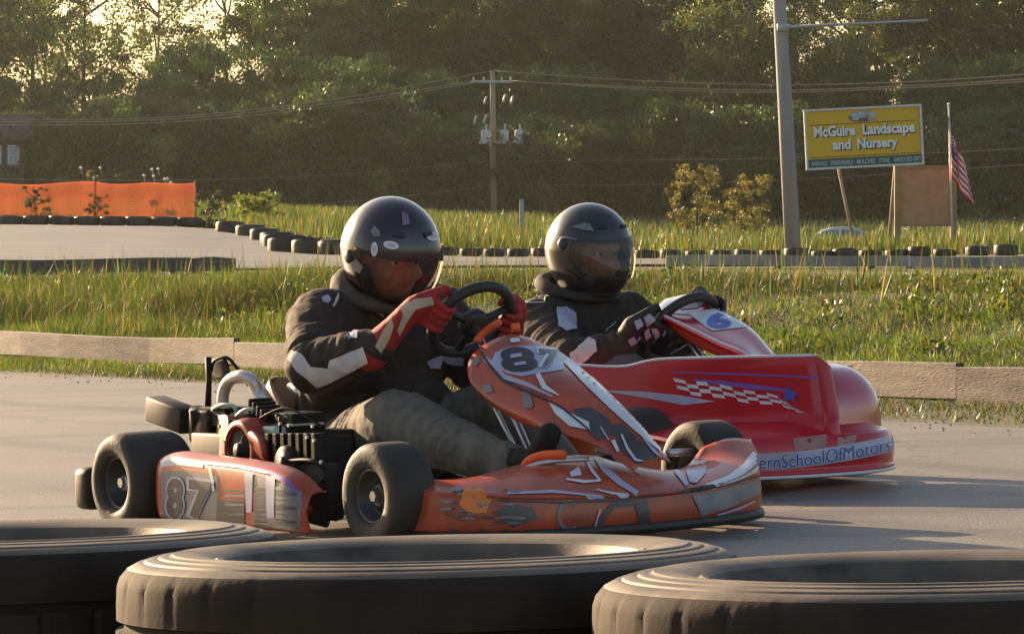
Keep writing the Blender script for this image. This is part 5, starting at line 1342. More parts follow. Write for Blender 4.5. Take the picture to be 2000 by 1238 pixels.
# ---------------------------------------------------------------- red kart behind
K2 = Frame(0.024, 12.812, 45.0)
kart2 = empty('go_kart', K2.M)
tag(kart2, 'red full-bodied racing kart with checkered flag print, behind the orange kart', 'go-kart')
P2 = K2.p
b = MB()
for s in (-1, 1):
    b.tube(catmull([(-0.15, s * 0.30, 0.07), (0.3, s * 0.31, 0.06), (0.75, s * 0.28, 0.06), (1.08, s * 0.30, 0.07), (1.22, s * 0.16, 0.07)], 5), 0.015, 8)
for x in (-0.12, 0.35, 0.8, 1.2): b.tube([(x, -0.30 if x < 1 else -0.16, 0.065), (x, 0.30 if x < 1 else 0.16, 0.065)], 0.014, 8)
b.build('chassis', KBLK, kart2)
MB().box((0.80, 0, 0.046), (0.8, 0.52, 0.006)).build('floor_tray', KALU, kart2, False)
MB().tube([(0, -0.62, 0.132), (0, 0.62, 0.132)], 0.02, 12).build('rear_axle', KSTEEL, kart2)
for (x, y, R, W) in ((0, -0.60, 0.134, 0.20), (0, 0.60, 0.134, 0.20), (0.93, -0.44, 0.125, 0.12), (0.93, 0.40, 0.125, 0.12)): kart_wheel(kart2, x, y, R, W)
rows = []
for (x, z, hw, wing) in ((0.50, 0.115, 0.15, 0.02), (0.36, 0.06, 0.17, 0.06), (0.20, 0.055, 0.19, 0.12), (0.09, 0.13, 0.20, 0.15), (0.035, 0.25, 0.20, 0.10), (0.00, 0.34, 0.17, 0.05)):
    rows.append([Vector((x + wing * 0.4, -hw - 0.01, z + wing * 0.9)), Vector((x, -hw, z + wing * 0.35)), Vector((x - 0.006, 0, z - 0.004)), Vector((x, hw, z + wing * 0.35)), Vector((x + wing * 0.4, hw + 0.01, z + wing * 0.9))])
shell(link('seat', mesh('seat', *patch(rows, 5, 6)), KBLK, kart2), 0.006)
MB().box((0.22, -0.42, 0.18), (0.26, 0.18, 0.2), None, 0.02).build('engine_block', ENGB, kart2)
MB().tube(catmull([(-0.2, -0.3, 0.1), (-0.28, -0.3, 0.12), (-0.28, 0.3, 0.12), (-0.2, 0.3, 0.1)], 5), 0.016, 8).build('rear_bumper', KBLK, kart2)

T2 = Target(K2)
PA, PB = (0.30, -0.545), (1.37, -0.165)
def side_panel(sgn):
    tops = [(985, 716), (1060, 713), (1130, 713), (1185, 716), (1225, 715), (1262, 706), (1300, 701), (1400, 698), (1500, 696), (1592, 694)]
    nrm = Vector((PB[1] - PA[1], -(PB[0] - PA[0]), 0)).normalized()
    rows = []
    for i, (px, py) in enumerate(tops):
        q = P2(px, py, pl=(PA, PB)); u = i / (len(tops) - 1)
        zt_ = q.z; cols = []
        for f, o_ in ((0.0, 0.0), (0.06, 0.004), (0.30, 0.012), (0.52, 0.022), (0.60, 0.036), (0.78, 0.040), (1.0, 0.030)):
            lean = 0.055 * f if i == len(tops) - 1 else 0.055 * f * max(0, (u - 0.75) / 0.25)
            z_ = zt_ + (0.06 - zt_) * f
            v = Vector((q.x, q.y, z_)) + nrm * o_ + Vector((0.9, 0.35, 0)).normalized() * lean
            cols.append(Vector((v.x, v.y * -sgn, v.z)))
        rows.append(cols)
    if sgn > 0: rows = [[Vector((v.x, v.y, v.z * 0.72)) for v in r] for r in rows[:7]]
    V, Fc = patch(rows, 5, 6)
    if sgn < 0: T2.add(V, Fc)
    sp = shell(link('side_panel', mesh('side_panel', V, Fc), REDP, kart2), 0.005)
    # pale trim along the top edge
    edge = catmull([r[0] for r in rows], 5)
    MB().tube(edge, 0.0045, 8).build('edge_trim', PWHT, sp)
    return rows
rN = side_panel(-1); side_panel(1)
# bevelled front edge of the near panel
fe = rN[-1]; back = [v + Vector((0.028, 0.035, [-0.035, -0.03, -0.012, 0, 0, 0, 0][i])) for i, v in enumerate(fe)]
V, Fc = patch([fe, [v * 0.5 + w2_ * 0.5 + Vector((0.012, -0.006, 0)) for v, w2_ in zip(fe, back)], back], 5, 6); T2.add(V, Fc)
shell(link('panel_nose_edge', mesh('panel_nose_edge', V, Fc), REDP, kart2), 0.004)
# deck over the legs between both panels, low behind the dome
rows = [[Vector((1.02, y, 0.30)) for y in (-0.24, 0, 0.24)], [Vector((1.2, y, 0.34)) for y in (-0.17, 0, 0.15)], [Vector((1.30, y, 0.345)) for y in (-0.11, 0, 0.09)]]
V, Fc = patch(rows, 4, 4); T2.add(V, Fc); shell(link('deck', mesh('deck', V, Fc), REDG, kart2), 0.004)
# rounded nose dome
plan = [(1.335, -0.175), (1.395, -0.13), (1.415, -0.02), (1.39, 0.09), (1.31, 0.155), (1.16, 0.19)]
rows = []
for (x, y) in plan:
    i_ = Vector((1.22 - x, -y, 0)).normalized() if abs(x - 1.18) > 0.01 else Vector((0, -1, 0))
    rows.append([Vector((x, y, 0.12)) - i_ * 0.012, Vector((x, y, 0.17)) - i_ * 0.004, Vector((x, y, 0.25)) + i_ * 0.004, Vector((x, y, 0.30)) + i_ * 0.030, Vector((x, y, 0.338)) + i_ * 0.075, Vector((x, y, 0.354)) + i_ * 0.13])
V, Fc = patch(rows, 7, 6); T2.add(V, Fc)
shell(link('nose_dome', mesh('nose_dome', V, Fc), REDG, kart2), 0.005)
# lower wrap-round bumper with a shelf up to the dome
plan = [(1.02, -0.60), (1.20, -0.51), (1.365, -0.375), (1.455, -0.20), (1.475, -0.04), (1.43, 0.095), (1.345, 0.175), (1.18, 0.23)]
base = [(1.05, -0.36), (1.16, -0.31), (1.26, -0.25), (1.35, -0.18), (1.40, -0.02), (1.37, 0.08), (1.30, 0.13), (1.18, 0.18)]
rows = []
for (x, y), (bx_, by_) in zip(plan, base):
    n = (Vector((x, y, 0)) - Vector((0.9, -0.1, 0))).normalized()
    rows.append([Vector((x, y, 0.045)) - n * 0.03, Vector((x, y, 0.048)) - n * 0.006, Vector((x, y, 0.06)) + n * 0.004, Vector((x, y, 0.075)), Vector((x, y, 0.12)) + n * 0.004, Vector((x, y, 0.158)) - n * 0.008, Vector((x, y, 0.168)) - n * 0.03, Vector((bx_, by_, 0.20))])
V, Fc = patch(rows, 7, 5); T2.add(V, Fc)
bump2 = shell(link('front_bumper', mesh('front_bumper', V, Fc), REDP, kart2), 0.005)
MB().tube(catmull([Vector((x, y, 0.052)) + (Vector((x, y, 0)) - Vector((0.9, -0.1, 0))).normalized() * 0.006 for x, y in plan], 6), 0.005, 8).build('bumper_trim', PWHT, bump2)
for (px, py) in ((1580, 861), (1648, 854)):
    h = T2.cast(px, py)
    if h:
        q = h[1].to_track_quat('Z', 'Y').to_matrix().to_4x4()
        MB().lathe([(0, 0.004), (0.007, 0.004), (0.009, 0.001), (0.009, -0.004), (0, -0.004)], 12, Matrix.Translation(h[0]) @ q, False).build('bolt_head', REDD, bump2)
# steering fairing
f2 = [
 [P2(1290, 622, y=-0.115), P2(1287, 612, y=-0.12), P2(1284, 600, y=-0.05), P2(1298, 586, y=0.05), P2(1312, 582, y=0.10)],
 [P2(1345, 650, y=-0.110), P2(1342, 637, y=-0.115), P2(1346, 612, y=-0.04), P2(1352, 590, y=0.04), P2(1352, 577, y=0.10)],
 [P2(1405, 682, y=-0.105), P2(1403, 667, y=-0.110), P2(1408, 640, y=-0.03), P2(1412, 616, y=0.04), P2(1402, 606, y=0.10)],
 [P2(1445, 700, y=-0.100), P2(1445, 684, y=-0.105), P2(1455, 662, y=-0.02), P2(1466, 645, y=0.05), P2(1464, 642, y=0.10)],
 [P2(1480, 716, y=-0.095), P2(1474, 704, y=-0.100), P2(1492, 700, y=-0.02), P2(1510, 694, y=0.05), P2(1514, 696, y=0.10)]]
V, Fc = patch(f2, 6, 6); T2.add(V, Fc)
fair2 = shell(link('steering_fairing', mesh('steering_fairing', V, Fc), REDG, kart2), 0.004)
MB().tube(catmull([r[1] for r in f2], 6), 0.0045, 8).build('edge_trim', PWHT, fair2)
MB().tube(catmull([P2(1352, 576, y=0.095), P2(1380, 588, y=0.10), P2(1404, 605, y=0.10), P2(1464, 641, y=0.10), P2(1514, 695, y=0.10)], 5), 0.004, 8).build('edge_trim', PWHT, fair2)
# flank under the fairing on the near side
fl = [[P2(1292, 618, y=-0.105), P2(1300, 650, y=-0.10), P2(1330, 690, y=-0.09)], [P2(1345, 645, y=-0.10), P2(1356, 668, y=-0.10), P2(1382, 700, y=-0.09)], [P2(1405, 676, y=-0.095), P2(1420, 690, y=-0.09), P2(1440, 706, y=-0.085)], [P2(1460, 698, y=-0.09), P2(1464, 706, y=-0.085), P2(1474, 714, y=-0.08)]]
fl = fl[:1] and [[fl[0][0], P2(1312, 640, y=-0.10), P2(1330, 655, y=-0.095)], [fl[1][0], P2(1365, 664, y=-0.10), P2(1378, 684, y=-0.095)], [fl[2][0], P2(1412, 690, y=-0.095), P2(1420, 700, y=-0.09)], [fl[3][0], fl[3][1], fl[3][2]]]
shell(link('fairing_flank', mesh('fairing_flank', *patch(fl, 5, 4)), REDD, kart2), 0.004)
sw2c = P2(1328, 642, y=0.0)
ax2 = Vector((-0.75, 0, 0.66))
SW2 = steering_wheel(kart2, sw2c, ax2, 0.128)
MB().tube([sw2c, (1.0, 0, 0.14)], 0.011, 10).build('steering_column', KSTEEL, kart2)
# ---- prints
strip(T2, [(1312, 727), (1450, 731), (1600, 737)], [2.5, 4, 4], PPUR, 'pinstripe', kart2, 0.0045)
poly(T2, [(1170, 762), (1260, 765), (1330, 772), (1398, 784), (1335, 791), (1270, 778)], PLAV, 'swoosh', kart2, 0.0045)
path = [(1322, 752), (1370, 759), (1420, 767), (1470, 774), (1520, 783), (1550, 795), (1577, 810)]; hw = [14, 15, 14, 13, 11, 7, 1.5]
def fpt(u, v):
    k = u * (len(path) - 1); i = min(int(k), len(path) - 2); f = k - i
    x = path[i][0] * (1 - f) + path[i + 1][0] * f; y = path[i][1] * (1 - f) + path[i + 1][1] * f; h = hw[i] * (1 - f) + hw[i + 1] * f
    return (x + 6 * v + 3 * math.sin(u * 20) * 0.4, y + v * h + 2.0 * math.sin(u * 17))
nc, nr_ = 13, 4
for i in range(nc):
    for j in range(nr_):
        if (i + j) % 2: continue
        u0, u1 = i / nc, (i + 1) / nc; v0, v1 = -1 + 2 * j / nr_, -1 + 2 * (j + 1) / nr_
        poly(T2, [fpt(u0, v0), fpt(u1, v0), fpt(u1, v1), fpt(u0, v1)], PWHT, 'check_print', kart2, 0.0050)
strip(T2, [(1356, 742), (1420, 749), (1480, 756), (1540, 763)], [4, 9, 9, 5], PPUR, 'flag_accent_print', kart2, 0.0042)
poly(T2, [(1534, 772), (1540, 752), (1547, 764), (1562, 766), (1552, 774), (1556, 786), (1543, 779), (1530, 784)], PBLU, 'star_print', kart2, 0.0058)
# lettering band on the bumper
def band(u, v):
    x = 1476 + 266 * u; yb = 918 - 4 * u - 34 * u ** 1.8; h = 32 - 2 * u
    return (x, yb - h * v)
N = 20; V2 = [band(i / N, 0) for i in range(N + 1)] + [band(i / N, 1) for i in range(N + 1)]; Tt = []
for i in range(N): Tt += [(i, i + 1, N + 2 + i), (i, N + 2 + i, N + 1 + i)]
lay(T2, V2, Tt, PLAV, 'lettering_band', kart2, 0.0045)
words(T2, 'ernSchoolOfMotors', lambda u, v: band(0.02 + 0.96 * u, 0.06 + 0.88 * v), PWHT, 'lettering', kart2, 0.0062, bold=0.05)
words(T2, 'ernSchoolOfMotors', lambda u, v: band(0.025 + 0.95 * u, 0.10 + 0.80 * v), PBLU, 'lettering', kart2, 0.0078, bold=0.0)
poly(T2, [(1548, 857), (1614, 850), (1612, 874), (1552, 880)], M('print_pink', (0.42, 0.20, 0.17), 0.5, 0.2, 20.0), 'worn_sticker', kart2, 0.004)
poly(T2, [(1634, 856), (1672, 850), (1668, 866), (1634, 872)], M('print_pink', (0.42, 0.20, 0.17), 0.5, 0.2, 20.0), 'worn_sticker', kart2, 0.004)
# number plate on the fairing
poly(T2, [(1344, 614), (1398, 604), (1440, 620), (1462, 640), (1392, 648), (1378, 640)], PWHT, 'number_plate', kart2, 0.004)
words(T2, '6', bil((1385, 646), (1432, 642), (1418, 612), (1372, 616)), PBLU, 'number', kart2, 0.006, bold=0.05)
strip(T2, [(1303, 613), (1340, 615), (1400, 605)], [2, 3, 2], PLAV, 'pinstripe', kart2, 0.004)
poly(T2, [(1312, 592), (1345, 581), (1378, 594), (1360, 604), (1330, 606)], PGRY, 'sponsor_mark', kart2, 0.004)
# ---------------------------------------------------------------- drivers
CLOTH = M('clothing', (0.03, 0.03, 0.03), 0.85, 0.22, 30.0, 0.5, 28.0, attr='tint', spec=0.25)
GRED = M('glove_red', (0.34, 0.020, 0.016), 0.75, 0.2, 30.0, 0.3, 60.0); GBLK = M('glove_black', (0.028, 0.022, 0.020), 0.7, 0.25, 30.0, 0.3, 60.0)
GTAN = M('glove_tan', (0.48, 0.38, 0.27), 0.75, 0.15, 30.0); PATCH = M('jacket_white', (0.60, 0.55, 0.53), 0.8, 0.14, 22.0, 0.3, 40.0)
PATV = M('jacket_lilac', (0.42, 0.39, 0.50), 0.8, 0.16, 22.0); PIPE = M('jacket_piping', (0.42, 0.42, 0.36), 0.7, 0.15, 22.0)
H1M = M('helmet_plum', (0.032, 0.014, 0.018), 0.24, 0.3, 30.0, coat=0.7); H2M = M('helmet_black', (0.028, 0.025, 0.022), 0.28, 0.3, 26.0, coat=0.55)
HPAD = M('helmet_padding', (0.025, 0.02, 0.018), 0.9); EYEW = M('eye_white', (0.7, 0.66, 0.62), 0.3)
EYED = M('eye_iris', (0.03, 0.02, 0.015), 0.2)
def visor_mat(name, tint, clear):
    m = bpy.data.materials.new(name); m.use_nodes = True; n = m.node_tree; L = n.links
    n.nodes.remove(n.nodes['Principled BSDF']); out = n.nodes['Material Output']
    t = n.nodes.new('ShaderNodeBsdfTransparent'); t.inputs[0].default_value = (*tint, 1)
    g = n.nodes.new('ShaderNodeBsdfGlossy'); g.inputs['Roughness'].default_value = 0.06
    fr = n.nodes.new('ShaderNodeFresnel'); fr.inputs[0].default_value = 1.5
    s = n.nodes.new('ShaderNodeMixShader'); L.new(fr.outputs[0], s.inputs[0]); L.new(t.outputs[0], s.inputs[1]); L.new(g.outputs[0], s.inputs[2])
    d = n.nodes.new('ShaderNodeBsdfDiffuse'); d.inputs[0].default_value = (0.35, 0.30, 0.25, 1)
    nz = n.nodes.new('ShaderNodeTexNoise'); nz.inputs['Scale'].default_value = 18.0
    mr = n.nodes.new('ShaderNodeMapRange'); mr.inputs[3].default_value = 0.01; mr.inputs[4].default_value = clear; L.new(nz.outputs['Fac'], mr.inputs[0])
    s2 = n.nodes.new('ShaderNodeMixShader'); L.new(mr.outputs[0], s2.inputs[0]); L.new(s.outputs[0], s2.inputs[1]); L.new(d.outputs[0], s2.inputs[2])
    L.new(s2.outputs[0], out.inputs[0]); return m
V1 = visor_mat('visor_clear', (0.74, 0.58, 0.50), 0.10); V2M = visor_mat('visor_smoke', (0.62, 0.55, 0.45), 0.16)
JB = (0.050, 0.036, 0.029); PG = (0.150, 0.132, 0.104); SKIN = (0.46, 0.26, 0.20); SHOE = (0.02, 0.018, 0.016); PG2 = (0.11, 0.115, 0.12)

def helmet(person, R4, mat, zlo, zhi, azo, vz0, vz1, vmat, chin=0.03, a=0.148, bb=0.130, cc=0.142):
    """helmet space: x forward, z up. Shell with an eye port, padding rim, and a visor over the port"""
    def pos(az, el, g=0.0):
        x = math.cos(el) * math.cos(az); y = math.cos(el) * math.sin(az); z = math.sin(el)
        k = 1.0
        v = Vector((x * (a + g), y * (bb + g), z * (cc + g)))
        fwd = max(0.0, math.cos(az)) ** 1.5
        if z < 0.1: v.x += chin * fwd * min(1.0, (0.1 - z) / 0.55)
        if z < 0: v.y *= 1 - 0.10 * min(1, -z)
        return v
    nA, nE = 96, 60; V = []; Fc = []; keep = []
    for i in range(nE + 1):
        el = -0.98 + (math.pi / 2 + 0.98 - 0.01) * i / nE
        for k in range(nA): V.append(pos(-math.pi + 2 * math.pi * k / nA, el))
    for i in range(nE):
        for k in range(nA):
            f = (i * nA + k, i * nA + (k + 1) % nA, (i + 1) * nA + (k + 1) % nA, (i + 1) * nA + k)
            c = sum((V[j] for j in f), Vector()) / 4; az = math.atan2(c.y / bb, c.x / a)
            zz = c.z / cc; lim = azo * (1 - 0.35 * max(0, (zlo + 0.25 - zz)) / 0.5) if zz < zlo + 0.25 else azo
            if zlo < zz < zhi and abs(az) < lim: continue
            Fc.append(f)
    h = link('helmet', mesh('helmet', [R4 @ v for v in V], Fc), mat, person)
    m = h.modifiers.new('thickness', 'SOLIDIFY'); m.thickness = 0.016; m.offset = -1
    # visor
    nu, nv = 40, 18; Vv = []; Fv = []
    for i in range(nv + 1):
        zz = vz0 + (vz1 - vz0) * i / nv; el = math.asin(max(-0.98, min(0.98, zz)))
        for k in range(nu + 1):
            az = (azo + 0.16) * (-1 + 2 * k / nu) * (1 - 0.22 * (1 - i / nv) ** 2)
            Vv.append(R4 @ pos(az, el, 0.0055))
    for i in range(nv):
        for k in range(nu): Fv.append((i * (nu + 1) + k, i * (nu + 1) + k + 1, (i + 1) * (nu + 1) + k + 1, (i + 1) * (nu + 1) + k))
    vz = link('visor', mesh('visor', Vv, Fv), vmat, h)
    # hinge discs
    for s in (-1, 1):
        c = pos(s * (azo + 0.22), math.asin(max(-.9, min(.9, (vz0 * 0.2 + vz1 * 0.8)))), 0.004); nn = Vector((c.x / a ** 2, c.y / bb ** 2, c.z / cc ** 2)).normalized()
        MB().lathe([(0, 0.006), (0.014, 0.006), (0.018, 0.003), (0.019, -0.006), (0, -0.006)], 18, R4 @ Matrix.Translation(c) @ nn.to_track_quat('Z', 'Y').to_matrix().to_4x4(), False).build('hinge', KBLK, h)
    # brow vents, centre seam and beading round the eye port
    for s_ in (-0.42, 0.42):
        c = pos(s_, 0.62, 0.001); nn = Vector((c.x / a ** 2, c.y / bb ** 2, c.z / cc ** 2)).normalized()
        vb = MB().box((0, 0, 0), (0.034, 0.014, 0.008), None, 0.003); Mq = R4 @ Matrix.Translation(c) @ nn.to_track_quat('Z', 'Y').to_matrix().to_4x4()
        vb.V = [Mq @ v for v in vb.V]; vb.build('vent', KBLK, h)
    el1 = math.asin(zhi) + 0.02; rim = [R4 @ pos(az, el1, 0.002) for az in np.linspace(-azo - 0.1, azo + 0.1, 40)]
    MB().tube(rim, 0.0035, 6).build('port_beading', KBLK, h)
    # base rim
    ring = [R4 @ (pos(x, -0.97) * 0.985) for x in np.linspace(-math.pi, math.pi, 49)[:-1]]
    MB().tube(ring, 0.009, 8, closed=True).build('rim_padding', HPAD, h)
    return h, Vv, Fv
def head_bones(R4, tilt=0.0):
    """skull, jaw and features as melted shapes, in helmet space"""
    S = []
    def E(c, r): V, Fc = ellip(c, r); S.append(([R4 @ v for v in V], Fc))
    E((0.005, 0, 0.02), (0.098, 0.077, 0.105)); E((0.045, 0, -0.055), (0.058, 0.056, 0.060)); E((0.066, 0, -0.095), (0.028, 0.034, 0.024))
    E((0.104, 0, -0.028), (0.020, 0.013, 0.026)); E((0.112, 0, -0.045), (0.014, 0.016, 0.012)); E((0.092, 0, -0.012), (0.012, 0.009, 0.022))
    E((0.090, 0.030, 0.018), (0.014, 0.024, 0.008)); E((0.090, -0.030, 0.018), (0.014, 0.024, 0.008))
    E((0.078, 0.040, -0.035), (0.022, 0.022, 0.020)); E((0.078, -0.040, -0.035), (0.022, 0.022, 0.020))
    E((0.094, 0, -0.071), (0.012, 0.024, 0.006)); E((0.093, 0, -0.081), (0.011, 0.020, 0.006))
    E((0.0, 0.080, -0.01), (0.018, 0.008, 0.028)); E((0.0, -0.080, -0.01), (0.018, 0.008, 0.028))
    return S
def glove(person, name, sw, ang, wrist, mat, rim_r=0.015, flip=1):
    """hand closed round the wheel rim at angle ang; sw = (centre, side, up, axis, R)"""
    c, sd, up, ax, R = sw
    rad = sd * math.cos(ang) + up * math.sin(ang); tan = (-sd * math.sin(ang) + up * math.cos(ang)) * flip
    G = c + rad * R; mb = MB(); wrist = Vector(wrist)
    # fingers go over the far side of the rim and curl back towards the driver
    to_w = (wrist - G).normalized(); b1 = (to_w - tan * to_w.dot(tan)).normalized(); b2 = tan.cross(b1)
    if b2.dot(rad) < 0: b2 = -b2
    rr = rim_r + 0.011; lens = [2.9, 3.3, 3.1, 2.5]
    for k in range(4):
        o_ = G + tan * (0.033 - 0.022 * k); pts = []
        for j in range(6):
            th = 0.15 + lens[k] * j / 5; pts.append(o_ + (b1 * math.cos(th) + b2 * math.sin(th)) * (rr + (0.006 if j == 0 else 0)))
        for j in range(5): mb.add(*capsule(pts[j], 0.0112 - 0.0007 * j, pts[j + 1], 0.0112 - 0.0007 * (j + 1), 10, 3))
    kn0 = G + tan * 0.030 + b1 * (rr + 0.008); kn1 = G - tan * 0.036 + b1 * (rr + 0.008)
    pc = G + b1 * 0.075 + b2 * 0.006
    for q in (kn0, (kn0 + kn1) / 2, kn1): mb.add(*capsule(q, 0.0155, pc + (q - (kn0 + kn1) / 2) * 0.6, 0.020, 12, 4))
    t0 = pc + tan * 0.022; t1 = G + tan * 0.052 + b1 * 0.036 - b2 * 0.012; t2 = G + tan * 0.060 + b1 * 0.008 - b2 * (rr + 0.004); t3 = G + tan * 0.045 - b1 * 0.012 - b2 * (rr + 0.006)
    mb.add(*capsule(t0, 0.018, t1, 0.014, 10, 3)); mb.add(*capsule(t1, 0.014, t2, 0.012, 10, 3)); mb.add(*capsule(t2, 0.012, t3, 0.0105, 10, 3))
    mb.add(*capsule(pc, 0.030, pc + (wrist - pc) * 0.55, 0.034, 16, 5)); mb.add(*capsule(pc + (wrist - pc) * 0.55, 0.034, wrist, 0.043, 16, 5))
    mb.add(*capsule(wrist, 0.043, wrist + (wrist - pc).normalized() * 0.03, 0.047, 16, 5))
    return fuse(name, mb, 0.0042, mat, person, 3)
from mathutils import noise as mnoise
def wrinkle(o, bones, amp=0.006):
    """cloth folds: ridges running round the limbs, deepest near the joints"""
    me = o.data; n = len(me.vertices); co = np.empty(n * 3, np.float32); me.vertices.foreach_get('co', co); co = co.reshape(-1, 3).astype(float)
    nr = np.array([v.normal[:] for v in me.vertices]); best = np.full(n, 1e9); s = np.zeros(n); ax = np.zeros((n, 3)); jt = np.zeros(n); on = np.zeros(n)
    for (p0, r0, p1, r1, c) in bones:
        a = np.array(p0); b = np.array(p1); ab = b - a; L_ = np.linalg.norm(ab) + 1e-6; t = np.clip(((co - a) @ ab) / (L_ * L_), 0, 1)
        dist = np.linalg.norm(co - (a + t[:, None] * ab), axis=1) - (r0 + (r1 - r0) * t); k = dist < best
        best[k] = dist[k]; s[k] = (t * L_)[k] + a[0] * 3; ax[k] = (ab / L_)[None]; e_ = np.minimum(t, 1 - t) * L_; jt[k] = np.exp(-(e_[k] / 0.07) ** 2); on[k] = 0.0 if c in (SKIN, SHOE) else 1.0
    d = np.zeros(n)
    for i in range(n):
        if not on[i]: continue
        p = co[i]; w1 = mnoise.noise(Vector(p * 5.0)); q = p - ax[i] * (p @ ax[i])
        v = mnoise.noise(Vector((s[i] * 26 + 2.2 * w1 + 3.0 * q[2], q[0] * 5 + 7, q[1] * 5 + q[2] * 4)))
        u = mnoise.noise(Vector((s[i] * 55 + 3 * w1, q[0] * 11, q[1] * 11 + 3)))
        d[i] = ((1 - abs(v) * 2.6) * 0.75 + 0.3 * u - 0.25) * (0.45 + 0.75 * jt[i])
    co += nr * (d * amp)[:, None]
    me.vertices.foreach_set('co', co.astype(np.float32).ravel()); me.update()
def build_body(person, bones, heads):
    mb = MB()
    for (p0, r0, p1, r1, c) in bones: mb.add(*capsule(p0, r0, p1, r1))
    for V, Fc in heads: mb.add(V, Fc)
    o = fuse('body', mb, 0.0075, CLOTH, person, 5); head_c = heads[0][0][0]
    wrinkle(o, bones + [(Vector(heads[0][0][0]), 0.09, Vector(heads[1][0][-1]), 0.07, SKIN)], 0.0085); return o
def rot_to(fwd, up=(0, 0, 1)):
    x = Vector(fwd).normalized(); z = Vector(up); z = (z - x * z.dot(x)).normalized(); y = z.cross(x)
    return Matrix(((x.x, y.x, z.x, 0), (x.y, y.y, z.y, 0), (x.z, y.z, z.z, 0), (0, 0, 0, 1)))

# ---- driver of the orange kart
p1 = empty('person', K1.M)
tag(p1, 'driver in plum helmet, black jacket, grey trousers and red gloves, sitting in the orange kart', 'person')
hc = P1(763, 492, y=-0.005)
HR1 = Matrix.Translation(hc) @ rot_to((0.93, -0.10, -0.33)) 
h1, hv1, hf1 = helmet(p1, HR1, H1M, -0.80, 0.16, 1.22, -0.86, 0.20, V1, 0.022, 0.150, 0.134, 0.150)
neck = hc + Vector((-0.03, 0, -0.115))
shR = P1(626, 628, y=-0.185); shL = Vector((shR.x + 0.01, 0.19, shR.z))
elR = P1(612, 716, y=-0.31); wrR = P1(738, 676, y=-0.235)
sw1 = (*SW1, 0.114)
angR = math.pi - 0.22
GR = SW1[0] + (SW1[1] * math.cos(angR) + SW1[2] * math.sin(angR)) * 0.114
kneeR = P1(782, 828, y=-0.19); ankR = P1(992, 908, y=-0.13); toeR = P1(1048, 900, y=-0.12)
elL = P1(925, 708, y=0.24)
wrL = SW1[0] + SW1[1] * 0.21 + Vector((-0.13, 0.0, -0.03))
chest = Vector((shR.x - 0.02, 0, shR.z - 0.11)); pel = Vector((0.17, 0, 0.165)); waist = Vector((0.155, 0, 0.30))
B1 = [
 (pel + Vector((0, -0.06, 0)), 0.135, pel + Vector((0, 0.06, 0)), 0.135, PG),
 (pel + Vector((0, 0, 0.05)), 0.150, waist, 0.150, JB), (waist + Vector((0, -0.05, 0)), 0.135, chest + Vector((0, -0.075, 0)), 0.140, JB), (waist + Vector((0, 0.05, 0)), 0.135, chest + Vector((0, 0.075, 0)), 0.140, JB),
 (chest + Vector((0, -0.07, 0)), 0.14, shR, 0.088, JB), (chest + Vector((0, 0.07, 0)), 0.14, shL, 0.088, JB),
 (shR, 0.088, shL, 0.088, JB), (chest + Vector((0, 0, 0.08)), 0.10, neck, 0.068, JB), (neck, 0.062, hc + Vector((0, 0, -0.03)), 0.056, HPAD and (0.02, 0.017, 0.015)),
 (shR, 0.092, shR * 0.45 + elR * 0.55, 0.082, JB), (shR * 0.45 + elR * 0.55, 0.082, elR, 0.073, JB), (elR, 0.072, elR * 0.35 + wrR * 0.65, 0.060, JB), (elR * 0.35 + wrR * 0.65, 0.060, wrR, 0.046, JB),
 (shL, 0.088, elL, 0.076, JB), (elL, 0.074, wrL, 0.045, JB), (waist + Vector((0.03, 0, 0)), 0.14, Vector((0.33, 0.04, 0.30)), 0.125, JB),
 (pel + Vector((0.02, -0.085, 0)), 0.112, kneeR * 0.5 + (pel + Vector((0, -0.09, 0))) * 0.5, 0.098, PG), (kneeR * 0.5 + (pel + Vector((0, -0.09, 0))) * 0.5, 0.104, kneeR, 0.092, PG),
 (kneeR, 0.092, kneeR * 0.6 + ankR * 0.4, 0.074, PG), (kneeR * 0.6 + ankR * 0.4, 0.074, ankR, 0.055, PG), (ankR, 0.042, toeR, 0.034, SHOE), (toeR, 0.036, toeR + Vector((0.06, 0.0, 0.07)), 0.030, SHOE),
 (pel + Vector((0.02, 0.085, 0)), 0.110, Vector((0.60, 0.17, 0.32)), 0.073, PG), (Vector((0.60, 0.17, 0.32)), 0.073, Vector((1.00, 0.12, 0.115)), 0.050, PG), (Vector((1.00, 0.12, 0.115)), 0.042, Vector((1.07, 0.12, 0.10)), 0.036, SHOE), (Vector((1.07, 0.12, 0.10)), 0.036, Vector((1.12, 0.12, 0.17)), 0.030, SHOE)]
hb1 = head_bones(HR1)
body1 = build_body(p1, B1, hb1)
paint_bones(body1, B1 + [(HR1 @ Vector((0, 0, 0.02)), 0.085, HR1 @ Vector((0.06, 0, -0.06)), 0.062, SKIN), (HR1 @ Vector((0.10, 0, -0.03)), 0.02, HR1 @ Vector((0.09, 0, -0.08)), 0.02, SKIN)])
for s in (-1, 1):
    for rr_, mt, dx in ((0.0125, EYEW, 0.0), (0.007, EYED, 0.0075)):
        V, Fc = ellip(HR1 @ Vector((0.083 + dx, s * 0.030, 0.002)), (rr_, rr_, rr_)); link('eye', mesh('eye', V, Fc), mt, p1)
gl1 = glove(p1, 'glove', sw1, angR, wrR, GRED, flip=-1)
glove(p1, 'glove', sw1, -0.1, wrL, GRED, flip=1)
